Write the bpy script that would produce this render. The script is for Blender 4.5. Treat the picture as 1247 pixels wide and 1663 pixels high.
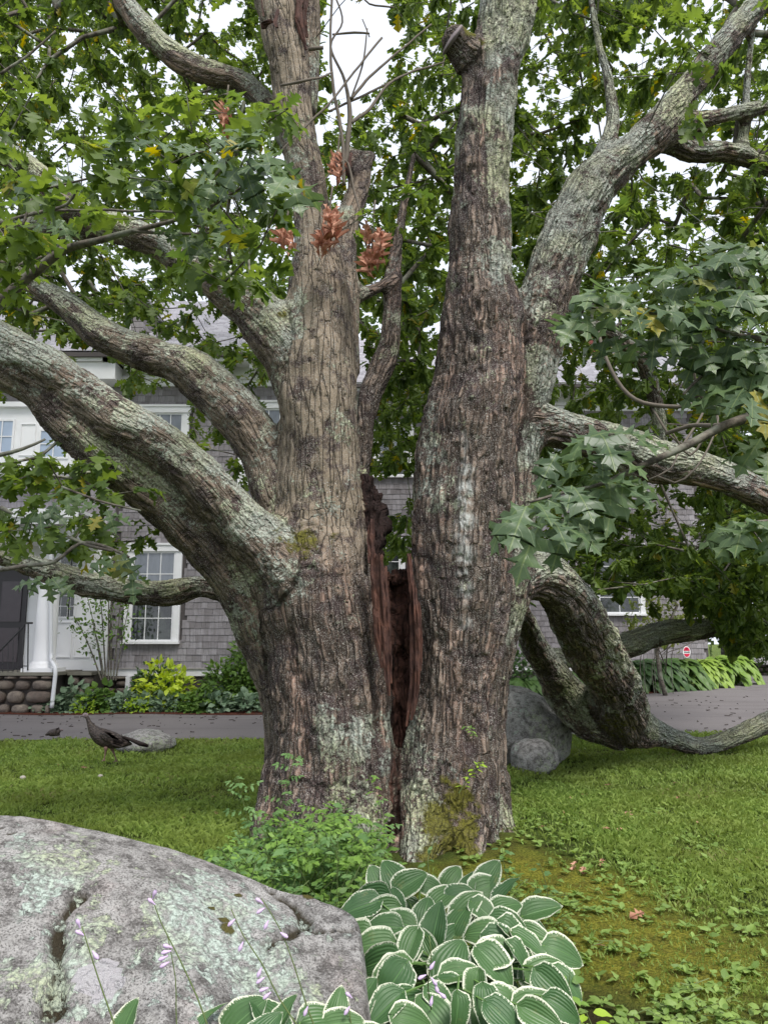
import bpy, bmesh, math, random
import numpy as np
from mathutils import Vector, Matrix, Euler
random.seed(7); RNG = np.random.default_rng(7)
for o in list(bpy.data.objects): bpy.data.objects.remove(o)
SC = bpy.context.scene; COL = SC.collection
# ------------------------------------------------------------------ camera, world, sun, exposure
FPX = 1250.0; CW = 1247.0; CH = 1663.0; EYE = 1.6; PITCH = math.radians(9.47)
cam_d = bpy.data.cameras.new('camera'); cam = bpy.data.objects.new('camera', cam_d); COL.objects.link(cam)
cam.location = (0, 0, EYE); cam.rotation_euler = (math.radians(90) + PITCH, 0, 0)
cam_d.sensor_fit = 'HORIZONTAL'; cam_d.sensor_width = 36.0; cam_d.lens = 36.0 * FPX / CW
cam_d.clip_start = 0.05; cam_d.clip_end = 600; SC.camera = cam
W = bpy.data.worlds.new('World'); SC.world = W; W.use_nodes = True
wn = W.node_tree; wn.nodes.clear()
sky = wn.nodes.new('ShaderNodeTexSky'); sky.sky_type = 'NISHITA'; sky.sun_disc = False
SUN_EL = math.radians(56); SUN_ROT = math.radians(150)
sky.sun_elevation = SUN_EL; sky.sun_rotation = SUN_ROT
sky.air_density = 1.0; sky.dust_density = 3.0; sky.ozone_density = 1.0
mixw = wn.nodes.new('ShaderNodeMix'); mixw.data_type = 'RGBA'; mixw.inputs[0].default_value = 0.85
mixw.inputs[7].default_value = (8.3, 8.75, 9.7, 1)       # the overcast cloud layer
bgw = wn.nodes.new('ShaderNodeBackground'); bgw.inputs['Strength'].default_value = 0.095
ow = wn.nodes.new('ShaderNodeOutputWorld')
wn.links.new(sky.outputs[0], mixw.inputs[6]); wn.links.new(mixw.outputs[2], bgw.inputs[0]); wn.links.new(bgw.outputs[0], ow.inputs[0])
sun_d = bpy.data.lights.new('sun', 'SUN'); sun_d.energy = 3.0; sun_d.angle = math.radians(20); sun_d.color = (1, .96, .9)
sun = bpy.data.objects.new('sun', sun_d); COL.objects.link(sun)
_sd = Vector((math.sin(SUN_ROT) * math.cos(SUN_EL), math.cos(SUN_ROT) * math.cos(SUN_EL), math.sin(SUN_EL)))
sun.rotation_euler = _sd.to_track_quat('Z', 'Y').to_euler(); sun.location = (6, -6, 20)
vs = SC.view_settings; vs.view_transform = 'Standard'; vs.look = 'None'; vs.gamma = 1; vs.exposure = 0.6; vs.use_curve_mapping = False
SC.cycles.max_bounces = 7; SC.cycles.diffuse_bounces = 4; SC.cycles.transmission_bounces = 4; SC.cycles.transparent_max_bounces = 6

# ------------------------------------------------------------------ helpers
CT, ST = math.cos(PITCH), math.sin(PITCH)
def at(px, py, Y):
    a = px - CW / 2; b = -(py - CH / 2)
    dy = CT * FPX - ST * b; dz = ST * FPX + CT * b
    s = Y / dy
    return np.array((a * s, Y, EYE + dz * s))
def mpp(p):            # metres per photo pixel at a world point
    return (p[1] * CT + (p[2] - EYE) * ST) / FPX
def vnoise(p, seed=0):
    p = np.asarray(p, dtype=np.float32); f = np.floor(p); i = f.astype(np.int64); t = p - f; t = t * t * t * (t * (t * 6 - 15) + 10)
    hx = [((i[:, 0] + d) * 374761393).astype(np.uint32) for d in (0, 1)]; hy = [((i[:, 1] + d) * 668265263).astype(np.uint32) for d in (0, 1)]
    hz = [((i[:, 2] + d) * 2147483629 + seed * 974711).astype(np.uint32) for d in (0, 1)]
    tx, ty, tz = t[:, 0], t[:, 1], t[:, 2]
    def c(a, b, d):
        h = hx[a] + hy[b] * np.uint32(3) + hz[d]; h = (h ^ (h >> np.uint32(13))) * np.uint32(1274126177); h = h ^ (h >> np.uint32(16))
        h = h * np.uint32(2246822519); return ((h >> np.uint32(12)) & np.uint32(0xffff)).astype(np.float32)
    def lx(b, d): u = c(0, b, d); return u + (c(1, b, d) - u) * tx
    u = lx(0, 0); v = lx(0, 1); u = u + (lx(1, 0) - u) * ty; v = v + (lx(1, 1) - v) * ty
    return (u + (v - u) * tz) * (2 / 65535.0) - 1
def fbm(p, octv=4, seed=0, gain=.5):
    p = np.asarray(p, dtype=np.float64); a = 1; s = 0; n = 0
    for k in range(octv):
        s = s + a * vnoise(p * (2 ** k) + 17.3 * k, seed + k); n += a; a *= gain
    return s / n
def ss(a, b, x):
    t = np.clip((x - a) / (b - a), 0, 1); return t * t * (3 - 2 * t)

def mesh_np(name, V, F, mat=None, smooth=False, attrs=None):
    """V (n,3); F: (m,3) or (m,4) array or list of faces; attrs {name:(type,array)}"""
    me = bpy.data.meshes.new(name)
    V = np.asarray(V, dtype=np.float32)
    if isinstance(F, np.ndarray):
        m, k = F.shape
        me.vertices.add(len(V)); me.vertices.foreach_set('co', V.ravel())
        me.loops.add(m * k); me.loops.foreach_set('vertex_index', F.astype(np.int32).ravel())
        me.polygons.add(m); me.polygons.foreach_set('loop_start', np.arange(0, m * k, k, dtype=np.int32))
        me.update(calc_edges=True)
    else:
        me.from_pydata([tuple(map(float, v)) for v in V], [], F); me.update()
    if smooth: me.polygons.foreach_set('use_smooth', np.ones(len(me.polygons), dtype=bool))
    for k, (t, a) in (attrs or {}).items():
        at_ = me.attributes.new(k, t, 'POINT')
        at_.data.foreach_set({'FLOAT': 'value', 'FLOAT_VECTOR': 'vector', 'FLOAT_COLOR': 'color'}[t], np.asarray(a, dtype=np.float32).ravel())
    if mat: me.materials.append(mat)
    return me
def link(name, me, parent=None, loc=(0, 0, 0), rot=None):
    o = bpy.data.objects.new(name, me); COL.objects.link(o); o.location = tuple(map(float, loc))
    if rot is not None: o.rotation_euler = rot
    if parent is not None: o.parent = parent
    return o
def tag(o, label=None, cat=None, group=None, kind=None):
    if label: o['label'] = label
    if cat: o['category'] = cat
    if group: o['group'] = group
    if kind: o['kind'] = kind
    return o
def empty(name, loc, label, cat, group=None, rz=0):
    o = bpy.data.objects.new(name, None); COL.objects.link(o); o.location = tuple(map(float, loc)); o.rotation_euler = (0, 0, rz)
    o.empty_display_size = .1
    return tag(o, label, cat, group)
class MB:
    """collects shapes for one mesh"""
    def __init__(s): s.V = []; s.F = []
    def add(s, V, F):
        b = len(s.V); s.V += [tuple(map(float, v)) for v in V]; s.F += [tuple(i + b for i in f) for f in F]
    def box(s, x0, x1, y0, y1, z0, z1, bev=0):
        if bev <= 0:
            V = [(x, y, z) for x in (x0, x1) for y in (y0, y1) for z in (z0, z1)]
            s.add(V, [(0, 1, 3, 2), (4, 6, 7, 5), (0, 4, 5, 1), (2, 3, 7, 6), (0, 2, 6, 4), (1, 5, 7, 3)])
        else:   # chamfered front (low y) edges
            b = bev
            V = [(x0, y1, z0), (x1, y1, z0), (x1, y1, z1), (x0, y1, z1), (x0, y0 + b, z0), (x1, y0 + b, z0), (x1, y0 + b, z1), (x0, y0 + b, z1),
                 (x0 + b, y0, z0 + b), (x1 - b, y0, z0 + b), (x1 - b, y0, z1 - b), (x0 + b, y0, z1 - b)]
            s.add(V, [(0, 3, 2, 1), (0, 1, 5, 4), (1, 2, 6, 5), (2, 3, 7, 6), (3, 0, 4, 7), (4, 5, 9, 8), (5, 6, 10, 9), (6, 7, 11, 10), (7, 4, 8, 11), (8, 9, 10, 11)])
        return s
    def tube(s, P, R, n=8, cap=True):
        V, F = tube_mesh(np.array(P, float), np.array(R, float) if hasattr(R, '__len__') else np.full(len(P), R), n, cap)
        s.add(V, F); return s
    def ell(s, c, r, n=10, m=7, rot=None, noise=0, seed=0):
        V = []; F = []
        for j in range(1, m):
            ph = math.pi * j / m
            for i in range(n):
                t = 2 * math.pi * i / n; V.append((math.sin(ph) * math.cos(t), math.sin(ph) * math.sin(t), math.cos(ph)))
        V += [(0, 0, 1), (0, 0, -1)]; T = len(V) - 2; B = T + 1
        for j in range(m - 2):
            for i in range(n): F.append((j * n + i, (j + 1) * n + i, (j + 1) * n + (i + 1) % n, j * n + (i + 1) % n))
        for i in range(n): F.append((T, i, (i + 1) % n)); F.append((B, (m - 2) * n + (i + 1) % n, (m - 2) * n + i))
        V = np.array(V)
        if noise: V = V * (1 + noise * fbm(V * 1.7 + seed * 7.1, 3, seed))[:, None]
        V = V * np.array(r)
        if rot is not None: V = V @ np.array(rot).T
        s.add(V + np.array(c), F); return s
    def mesh(s, name, mat, smooth=False): return mesh_np(name, s.V, s.F, mat, smooth)
    def build(s, name, mat, parent=None, smooth=False, loc=(0, 0, 0), rot=None):
        return link(name, s.mesh(name, mat, smooth), parent, loc, rot)
def frames(P):
    T = np.gradient(P, axis=0); T /= np.linalg.norm(T, axis=1)[:, None] + 1e-9
    N = np.zeros_like(P); a = np.array((0, 1, 0.)) if abs(T[0][1]) < .8 else np.array((1., 0, 0))
    n = np.cross(T[0], a); n /= np.linalg.norm(n); N[0] = n
    for i in range(1, len(P)):
        n = N[i - 1] - T[i] * np.dot(N[i - 1], T[i]); N[i] = n / (np.linalg.norm(n) + 1e-9)
    return T, N, np.cross(T, N)
def tube_mesh(P, R, n=8, cap=True):
    T, N, B = frames(P); a = np.arange(n) * 2 * math.pi / n
    V = (P[:, None, :] + R[:, None, None] * (np.cos(a)[None, :, None] * N[:, None, :] + np.sin(a)[None, :, None] * B[:, None, :])).reshape(-1, 3)
    F = []
    for j in range(len(P) - 1):
        for i in range(n):
            k = (i + 1) % n; F.append((j * n + i, j * n + k, (j + 1) * n + k, (j + 1) * n + i))
    if cap:
        F.append(tuple(range(n - 1, -1, -1))); F.append(tuple((len(P) - 1) * n + i for i in range(n)))
    return V, F
def catmull(C, step):
    C = np.asarray(C, float); out = []
    n = len(C)
    for i in range(n - 1):
        p0 = C[max(i - 1, 0)]; p1 = C[i]; p2 = C[i + 1]; p3 = C[min(i + 2, n - 1)]
        L = np.linalg.norm(p2[:3] - p1[:3]); k = max(1, int(round(L / step)))
        for t in np.arange(k) / k:
            out.append(.5 * ((2 * p1) + (-p0 + p2) * t + (2 * p0 - 5 * p1 + 4 * p2 - p3) * t * t + (-p0 + 3 * p1 - 3 * p2 + p3) * t ** 3))
    out.append(C[-1]); return np.array(out)

# ------------------------------------------------------------------ node material helper
class NM:
    def __init__(s, name):
        s.m = bpy.data.materials.new(name); s.m.use_nodes = True; s.t = s.m.node_tree; s.t.nodes.clear()
        s.out = s.n('ShaderNodeOutputMaterial')
    def n(s, k, **kw):
        x = s.t.nodes.new(k)
        for a, b in kw.items(): setattr(x, a, b)
        return x
    def l(s, a, b): s.t.links.new(a, b)
    def setin(s, node, key, v):
        i = node.inputs[key]
        if hasattr(v, 'is_output') or isinstance(v, bpy.types.NodeSocket): s.l(v, i)
        else: i.default_value = v if not (isinstance(v, tuple) and len(v) == 3 and i.type == 'RGBA') else (*v, 1)
    def pos(s): return s.n('ShaderNodeNewGeometry').outputs['Position']
    def attr(s, name, vec=False): return s.n('ShaderNodeAttribute', attribute_name=name).outputs['Vector' if vec else 'Fac']
    def acol(s, name): return s.n('ShaderNodeAttribute', attribute_name=name).outputs['Color']
    def mapv(s, v, scale):
        x = s.n('ShaderNodeVectorMath', operation='MULTIPLY'); s.l(v, x.inputs[0]); x.inputs[1].default_value = scale; return x.outputs[0]
    def vadd(s, a, b):
        x = s.n('ShaderNodeVectorMath', operation='ADD'); s.setin(x, 0, a); s.setin(x, 1, b); return x.outputs[0]
    def noise(s, v, scale, detail=4, rough=.55, dist=0, col=False):
        x = s.n('ShaderNodeTexNoise'); s.l(v, x.inputs['Vector']); x.inputs['Scale'].default_value = scale; x.inputs['Detail'].default_value = detail
        x.inputs['Roughness'].default_value = rough; x.inputs['Distortion'].default_value = dist
        return x.outputs['Color' if col else 'Fac']
    def voro(s, v, scale, feature='F1', out='Distance', rnd=1):
        x = s.n('ShaderNodeTexVoronoi', feature=feature); s.l(v, x.inputs['Vector']); x.inputs['Scale'].default_value = scale; x.inputs['Randomness'].default_value = rnd
        return x.outputs[out]
    def ramp(s, f, stops, interp='LINEAR'):
        x = s.n('ShaderNodeValToRGB'); s.l(f, x.inputs[0]); r = x.color_ramp; r.interpolation = interp
        while len(r.elements) < len(stops): r.elements.new(.5)
        for e, (p, c) in zip(r.elements, stops):
            e.position = p; e.color = (c, c, c, 1) if not isinstance(c, tuple) else (*c, 1)
        return x.outputs[0]
    def mix(s, f, a, b, mode='MIX'):
        x = s.n('ShaderNodeMix', data_type='RGBA', blend_type=mode); s.setin(x, 0, f); s.setin(x, 6, a); s.setin(x, 7, b); return x.outputs[2]
    def math(s, op, a, b=0.0, c=None, clamp=False):
        x = s.n('ShaderNodeMath', operation=op, use_clamp=clamp); s.setin(x, 0, a); s.setin(x, 1, b)
        if c is not None: s.setin(x, 2, c)
        return x.outputs[0]
    def hsv(s, c, h=.5, sat=1., v=1.):
        x = s.n('ShaderNodeHueSaturation'); s.setin(x, 'Hue', h); s.setin(x, 'Saturation', sat); s.setin(x, 'Value', v); s.setin(x, 'Color', c); return x.outputs[0]
    def bump(s, h, strength=.5, dist=.02, nrm=None):
        x = s.n('ShaderNodeBump'); s.setin(x, 'Strength', strength); s.setin(x, 'Distance', dist); s.l(h, x.inputs['Height'])
        if nrm is not None: s.l(nrm, x.inputs['Normal'])
        return x.outputs[0]
    def bsdf(s, col, rough=.8, nrm=None, spec=.3, metal=0, trans=0):
        x = s.n('ShaderNodeBsdfPrincipled'); s.setin(x, 'Base Color', col); s.setin(x, 'Roughness', rough); s.setin(x, 'Specular IOR Level', spec); s.setin(x, 'Metallic', metal)
        if trans: x.inputs['Transmission Weight'].default_value = trans
        if nrm is not None: s.l(nrm, x.inputs['Normal'])
        return x.outputs[0]
    def done(s, sh): s.l(sh, s.out.inputs[0]); return s.m
def simple(name, col, rough=.6, nscale=0, namt=.15, spec=.3, metal=0, bump=0):
    m = NM(name); p = m.pos()
    if nscale:
        f = m.noise(p, nscale, 4); c = m.mix(f, tuple(x * (1 - namt) for x in col), tuple(min(1, x * (1 + namt)) for x in col))
        nr = m.bump(f, .4, bump) if bump else None
    else: c = col; nr = None
    return m.done(m.bsdf(c, rough, nr, spec, metal))
# ------------------------------------------------------------------ materials of the setting
def mat_lawn():
    m = NM('lawn_soil'); p = m.pos()
    a = m.noise(p, 1.1, 5); b = m.noise(p, 9, 5); c = m.noise(p, 60, 3)
    g = m.mix(m.ramp(a, [(.35, 0), (.65, 1)]), (.08, .13, .025), (.12, .17, .035))
    g = m.mix(m.ramp(b, [(.45, 0), (.7, 1)]), g, (.05, .05, .018))
    mo = m.attr('moss'); g = m.mix(mo, g, m.mix(m.ramp(b, [(.42, 0), (.75, .7)]), m.mix(m.ramp(c, [(.35, 0), (.65, 1)]), (.14, .16, .02), (.42, .40, .06)), m.mix(c, (.07, .05, .02), (.15, .12, .03))))
    du = m.attr('dirt'); g = m.mix(du, g, m.mix(c, (.025, .016, .012), (.08, .05, .035)))
    return m.done(m.bsdf(g, .95, m.bump(m.math('ADD', b, m.math('ADD', c, m.noise(p, 160, 3, .7))), 1, .04), .1))
def mat_drive():
    m = NM('driveway_asphalt'); p = m.pos()
    a = m.noise(p, .5, 6); c = m.noise(p, 90, 3); st = m.noise(m.mapv(p, (.25, 2.2, 1)), 1.2, 5)
    g = m.mix(a, (.105, .097, .098), (.175, .16, .162)); g = m.mix(m.ramp(c, [(.35, 0), (.7, .6)]), g, (.20, .18, .185))
    g = m.mix(m.ramp(st, [(.5, 0), (.75, .55)]), g, (.075, .066, .066))
    return m.done(m.bsdf(g, .82, m.bump(c, .5, .006), .3))
def mat_mulch():
    m = NM('bark_mulch'); p = m.pos(); v = m.voro(p, 45, out='Color'); n = m.noise(p, 30, 4)
    g = m.mix(m.ramp(n, [(.3, 0), (.7, 1)]), (.05, .014, .009), (.15, .05, .03))
    return m.done(m.bsdf(m.mix(.3, g, v, 'MULTIPLY'), .9, m.bump(n, 1, .03), .2))
def gz(x, y):
    x = np.asarray(x, float); y = np.asarray(y, float)
    r = .28 * ss(12.5, 21, y) * ss(0, 6, x)
    r = r + .10 * np.exp(-(((x - .25) / 1.5) ** 2 + ((y - 6.4) / 1.1) ** 2))
    r = r + .012 * np.sin(x * 1.7 + 1) * np.cos(y * 1.3)
    # bare hollow under the hosta on the right
    r = r - .05 * np.exp(-(((x - .95) / .3) ** 2 + ((y - 3.65) / .5) ** 2))
    return r
def drive_edge_near(x): return 13.1 + .35 * np.sin(x * .25) - .00 * x + .25 * ss(2, 8, x)
def drive_edge_far(x): return 17.15 + ss(-2, 2, x) * 1.6 + .30 * np.clip(x - 3, 0, 4) + 1.3 * np.maximum(x - 7, 0) + ss(9.6, 10.6, x) * 12
def grid_xy(xs, ys): X, Y = np.meshgrid(xs, ys); return X.ravel(), Y.ravel()
def grid_faces(nx, ny):
    i = np.arange(nx - 1)[None, :] + (np.arange(ny - 1) * nx)[:, None]
    return np.stack([i, i + 1, i + 1 + nx, i + nx], -1).reshape(-1, 4)
def build_ground():
    xs = np.concatenate([np.linspace(-160, -12, 24)[:-1], np.linspace(-12, 14, 170), np.linspace(14, 160, 24)[1:]])
    ys = np.concatenate([np.linspace(-60, 1.5, 14)[:-1], np.linspace(1.5, 8, 80)[:-1], np.linspace(8, 24, 60), np.linspace(24, 260, 24)[1:]])
    X, Y = grid_xy(xs, ys); Z = gz(X, Y)
    n = fbm(np.stack([X * 2.2, Y * 2.2, X * 0], 1), 4, 3)
    Z = Z + .012 * n * ss(14, 12, Y)
    # moss: bank right of the trunk base and patches to the right of the hosta
    d1 = ((X - 1.05) / .75) ** 2 + ((Y - 5.3) / .8) ** 2; d2 = ((X - 1.3) / .8) ** 2 + ((Y - 4.35) / .65) ** 2
    moss = np.clip(1.5 * np.exp(-d1) + 1.4 * np.exp(-d2) + .6 * n - .2, 0, 1) * (Y < 8)
    moss = np.maximum(moss, np.clip(1.3 * np.exp(-(((X - 1.05) / .42) ** 2 + ((Y - 5.55) / .35) ** 2)) + .3 * n, 0, 1))
    moss = np.maximum(moss, .4 * ss(.1, .5, n) * ss(7, 4, Y) * (X > 0))
    dirt = np.exp(-(((X - .95) / .32) ** 2 + ((Y - 3.6) / .55) ** 2) * 1.4) * 1.6 + np.exp(-(((X - .25) / 1.2) ** 2 + ((Y - 6.1) / .7) ** 2) * 2) + .35 * np.exp(-(((X + .8) / .9) ** 2 + ((Y - 5) / .6) ** 2))
    dirt = np.clip(dirt * .8 + n * .4 - .35, 0, 1); moss = moss * (1 - dirt * .7)
    me = mesh_np('lawn', np.stack([X, Y, Z], 1), grid_faces(len(xs), len(ys)), mat_lawn(), True, {'moss': ('FLOAT', moss), 'dirt': ('FLOAT', dirt)})
    tag(link('lawn', me), kind='structure')
    # driveway sheet
    xs = np.linspace(-40, 40, 161); t = np.linspace(0, 1, 14)
    V = []
    for tt in t:
        jag = .05 * fbm(np.stack([xs * 3, xs * 0 + tt * 9, xs * 0], 1), 3, 5)
        a = drive_edge_near(xs); b = drive_edge_far(xs); y = a + (b - a) * tt + jag
        V.append(np.stack([xs, y, gz(xs, y) + .02 + .012 * math.sin(math.pi * tt)], 1))
    tag(link('driveway', mesh_np('driveway', np.concatenate(V), grid_faces(161, 14), mat_drive(), True)), kind='structure')
    xs = np.linspace(-40, 10.4, 120); V = []
    for tt in np.linspace(0, 1, 8):
        a = drive_edge_far(xs) - .12 + .08 * fbm(np.stack([xs * 2, xs * 0, xs * 0], 1), 3, 8)
        y = a + (24.5 - a) * tt if False else a + tt * 5
        V.append(np.stack([xs, y, gz(xs, y) + .03 + .05 * ss(0, .1, tt)], 1))
    tag(link('mulch_bed', mesh_np('mulch_bed', np.concatenate(V), grid_faces(120, 8), mat_mulch(), True)), kind='structure')
build_ground()

# ------------------------------------------------------------------ the house
M_WHITE = simple('white_paint', (.80, .80, .82), .45, 3, .05)
M_DARKGLASS = None
def mat_glass():
    m = NM('window_glass'); p = m.pos(); n = m.noise(p, .9, 3); n2 = m.noise(p, 3.5, 5, .7)
    g = m.mix(m.ramp(n2, [(.45, 0), (.62, 1)]), (.018, .022, .024), (.05, .06, .055))
    return m.done(m.bsdf(g, .06, m.bump(n, .08, .02), .9))
def mat_curtain_glass():
    m = NM('curtained_glass'); p = m.pos(); n2 = m.noise(m.mapv(p, (6, 1, 1)), 2.0, 4, .6)
    g = m.mix(n2, (.10, .12, .15), (.26, .28, .32))
    return m.done(m.bsdf(g, .1, None, .8))
def mat_shingle():
    m = NM('weathered_cedar_shingle'); p = m.pos()
    r = m.n('ShaderNodeObjectInfo').outputs['Random']; a = m.attr('tint')
    t = m.math('FRACT', m.math('ADD', m.math('MULTIPLY', r, 7.0), a))
    st = m.noise(m.mapv(p, (22, 22, 1.6)), 1.0, 5, .7); bl = m.noise(p, .8, 4)
    base = m.mix(t, (.24, .225, .24), (.42, .40, .43))
    base = m.mix(m.ramp(st, [(.3, .65), (.7, 0)]), base, (.13, .115, .115))
    base = m.mix(m.ramp(bl, [(.35, 0), (.7, .35)]), base, (.17, .15, .145))
    return m.done(m.bsdf(base, .85, m.bump(st, .5, .006), .2))
def mat_roof():
    m = NM('roof_shingle'); p = m.pos(); a = m.attr('tint'); n = m.noise(p, 7, 4)
    return m.done(m.bsdf(m.mix(m.math('MULTIPLY_ADD', a, .6, m.math('MULTIPLY', n, .4)), (.25, .24, .27), (.46, .45, .49)), .8, m.bump(n, .3, .01), .25))
M_SH = mat_shingle(); M_ROOF = mat_roof(); M_GLASS = mat_glass(); M_CURT = mat_curtain_glass()
M_BLACK = simple('black_iron', (.02, .02, .022), .45, 8, .2, .5)
M_SLATE = simple('slate_cap', (.17, .16, .13), .8, 6, .3, bump=.01)
M_UNDER = simple('wall_sheathing', (.09, .08, .08), .9)
def mat_brick():
    m = NM('red_brick'); p = m.pos(); r = m.n('ShaderNodeObjectInfo').outputs['Random']; n = m.noise(p, 30, 4)
    return m.done(m.bsdf(m.mix(m.math('MULTIPLY_ADD', r, .6, m.math('MULTIPLY', n, .4)), (.36, .10, .08), (.52, .20, .16)), .85, m.bump(n, .5, .01), .2))
def mat_stone():
    m = NM('field_stone'); p = m.pos(); r = m.n('ShaderNodeObjectInfo').outputs['Random']; n = m.noise(p, 12, 5, .65); n2 = m.noise(p, 3, 4)
    c = m.mix(r, (.13, .10, .085), (.25, .215, .18)); c = m.mix(m.ramp(n, [(.4, 0), (.65, .8)]), c, (.09, .075, .068)); c = m.mix(m.ramp(n2, [(.5, 0), (.7, .5)]), c, (.28, .25, .2))
    return m.done(m.bsdf(c, .9, m.bump(n, .8, .03), .15))
M_BRICK = mat_brick(); M_STONE = mat_stone(); M_MORTAR = simple('dark_mortar', (.07, .06, .055), .95, 20, .3, bump=.02)

YL = 18.8; YR = 22.8
house = empty('house', (0, 20, 0), 'long grey cedar shingled house with white trim standing behind the oak', 'house')
house.location = (0, 0, 0)
def zat(py, Y): return float(at(600, py, Y)[2])
def xat(px, Y, py=900): return float(at(px, py, Y)[0])
EXPO = .158
def window(px0, px1, py0, py1, Y, cols, rows, glass_up, label=None, header=.10, trim=.15):
    """outer trim rectangle in photo pixels"""
    x0, x1 = xat(px0, Y, (py0 + py1) / 2), xat(px1, Y, (py0 + py1) / 2); z1, z0 = zat(py0, Y), zat(py1, Y)
    f = MB(); t = trim
    f.box(x0, x0 + t, Y - .07, Y + .02, z0 + .06, z1 - t); f.box(x1 - t, x1, Y - .07, Y + .02, z0 + .06, z1 - t)
    f.box(x0 - .03, x1 + .03, Y - .10, Y + .02, z1 - t, z1); f.box(x0 - .05, x1 + .05, Y - .13, Y - .072 + .09, z1, z1 + .05)
    w = link('window', f.mesh('window_trim', M_WHITE), house)
    if label: w['label'] = label
    s = MB().box(x0 - .02, x1 + .02, Y - .12, Y + .02, z0, z0 + .06); s.build('sill', M_WHITE, w)
    ix0, ix1, iz0, iz1 = x0 + t, x1 - t, z0 + .06, z1 - t; zm = (iz0 + iz1) / 2
    for (a, b, yy, g) in ((zm - .02, iz1, Y - .035, glass_up), (iz0, zm + .02, Y - .015, M_GLASS)):
        fr = MB(); q = .045
        fr.box(ix0, ix0 + q, yy - .02, yy + .02, a, b); fr.box(ix1 - q, ix1, yy - .02, yy + .02, a, b)
        fr.box(ix0 + q, ix1 - q, yy - .018, yy + .018, b - q, b); fr.box(ix0 + q, ix1 - q, yy - .018, yy + .018, a, a + q)
        for c in range(1, cols):
            xx = ix0 + q + (ix1 - ix0 - 2 * q) * c / cols; fr.box(xx - .011, xx + .011, yy - .014, yy + .014, a + q, b - q)
        for r_ in range(1, rows):
            zz = a + q + (b - a - 2 * q) * r_ / rows; fr.box(ix0 + q, ix1 - q, yy - .012, yy + .012, zz - .011, zz + .011)
        fr.build('sash', M_WHITE, w)
        for c in range(cols):
            for r_ in range(rows):
                pa = ix0 + q + (ix1 - ix0 - 2 * q) * c / cols; pb = ix0 + q + (ix1 - ix0 - 2 * q) * (c + 1) / cols
                za = a + q + (b - a - 2 * q) * r_ / rows; zb = a + q + (b - a - 2 * q) * (r_ + 1) / rows
                MB().box(pa, pb, yy - .003, yy + .003, za, zb).build('pane', g, w, rot=(0, 0, 0))
    return (x0 - .06, x1 + .06, z0 - .02, z1 + .06)
holes = []
holes.append(('L', window(204, 294, 886, 1046, YL, 3, 2, M_CURT)))
holes.append(('L', window(228, 306, 662, 800, YL, 3, 2, M_CURT)))
holes.append(('L', window(388, 466, 655, 790, YL, 3, 2, M_CURT)))
holes.append(('R', window(606, 672, 690, 776, YR, 2, 2, M_CURT)))
holes.append(('R', window(596, 658, 876, 1000, YR, 2, 2, M_GLASS)))
holes.append(('R', window(962, 1045, 886, 1000, YR, 2, 2, M_GLASS)))
holes.append(('R', window(870, 930, 690, 776, YR, 2, 2, M_CURT)))
# walls, shingle by shingle
XS = xat(500, YL)     # where the left wing meets the recessed wing
XLE = xat(184, YL)    # left end of the shingled wall (white porch panel beyond)
XRE = xat(1140, YR); ZB_L = zat(1087, YL); ZB_R = zat(1081, YR); ZT_L = zat(628, YL); ZT_R = zat(668, YR)
wl = MB(); wl.box(-16, XS, YL + .03, YL + 9, .0, ZT_L); wl.build('wall', M_UNDER, house)
wr = MB(); wr.box(XS + .001, XRE, YR + .03, YR + 7, .0, ZT_R); wr.build('wall', M_UNDER, house)
shing_big = []; SV = []; SF = []; ST_ = []
variants = []
def sh_geom(w):
    h = EXPO + .035; g = .003
    V = [(g, 0, 0), (w - g, 0, 0), (w - g, .022, 0), (g, .022, 0), (g, .016, h), (w - g, .016, h), (w - g, .024, h), (g, .024, h)]
    F = [(0, 1, 5, 4), (0, 3, 2, 1), (1, 2, 6, 5), (0, 4, 7, 3), (4, 5, 6, 7)]
    return V, F
for w in (.10, .13, .16, .19, .22): variants.append((w, mesh_np('shingle', *sh_geom(w), M_SH)))
def shingle_wall(x0, x1, z0, z1, Y, hl, picks):
    r = random.Random(int(Y * 10)); z = z0; row = 0
    while z < z1 - .02:
        x = x0 - r.random() * .15
        while x < x1:
            k = r.randrange(5); w, me = variants[k]
            if x >= x0 - .001 and x + w <= x1 + .001:
                cx = x + w / 2; cz = z + EXPO / 2
                if not any(a < cx < b and c < cz < d for (a, b, c, d) in hl):
                    zz = z + r.uniform(-.006, .006); yy = Y - .006 + r.uniform(-.003, .003)
                    # photo position of this shingle, to decide which 300 are separate
                    if any(a < cx < b and c < cz < d for (a, b, c, d) in picks) and len(shing_big) < 298:
                        shing_big.append(link('shingle', me, house, (x, yy, zz)))
                    else:
                        V, F = sh_geom(w); b0 = len(SV)
                        SV.extend([(v[0] + x, v[1] + yy, v[2] + zz) for v in V]); SF.extend([tuple(i + b0 for i in f) for f in F]); ST_.extend([r.random()] * 8)
            x += w
        z += EXPO; row += 1
pk = lambda a, b, c, d, Y: (xat(a, Y, (c + d) / 2), xat(b, Y, (c + d) / 2), zat(d, Y), zat(c, Y))
hL = [h for s, h in holes if s == 'L']; hR = [h for s, h in holes if s == 'R']
shingle_wall(XLE, XS, ZB_L + .02, ZT_L, YL, hL, [pk(298, 376, 960, 1062, YL), pk(300, 345, 900, 945, YL), pk(215, 300, 1046, 1075, YL), pk(350, 425, 775, 850, YL)])
shingle_wall(XS, XRE, ZB_R + .02, ZT_R, YR, hR, [pk(606, 662, 775, 880, YR), pk(1048, 1120, 960, 1060, YR)])
so = link('shingle_field', mesh_np('shingle_field', SV, SF, M_SH, False, {'tint': ('FLOAT', ST_)}), house); so['kind'] = 'stuff'
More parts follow.
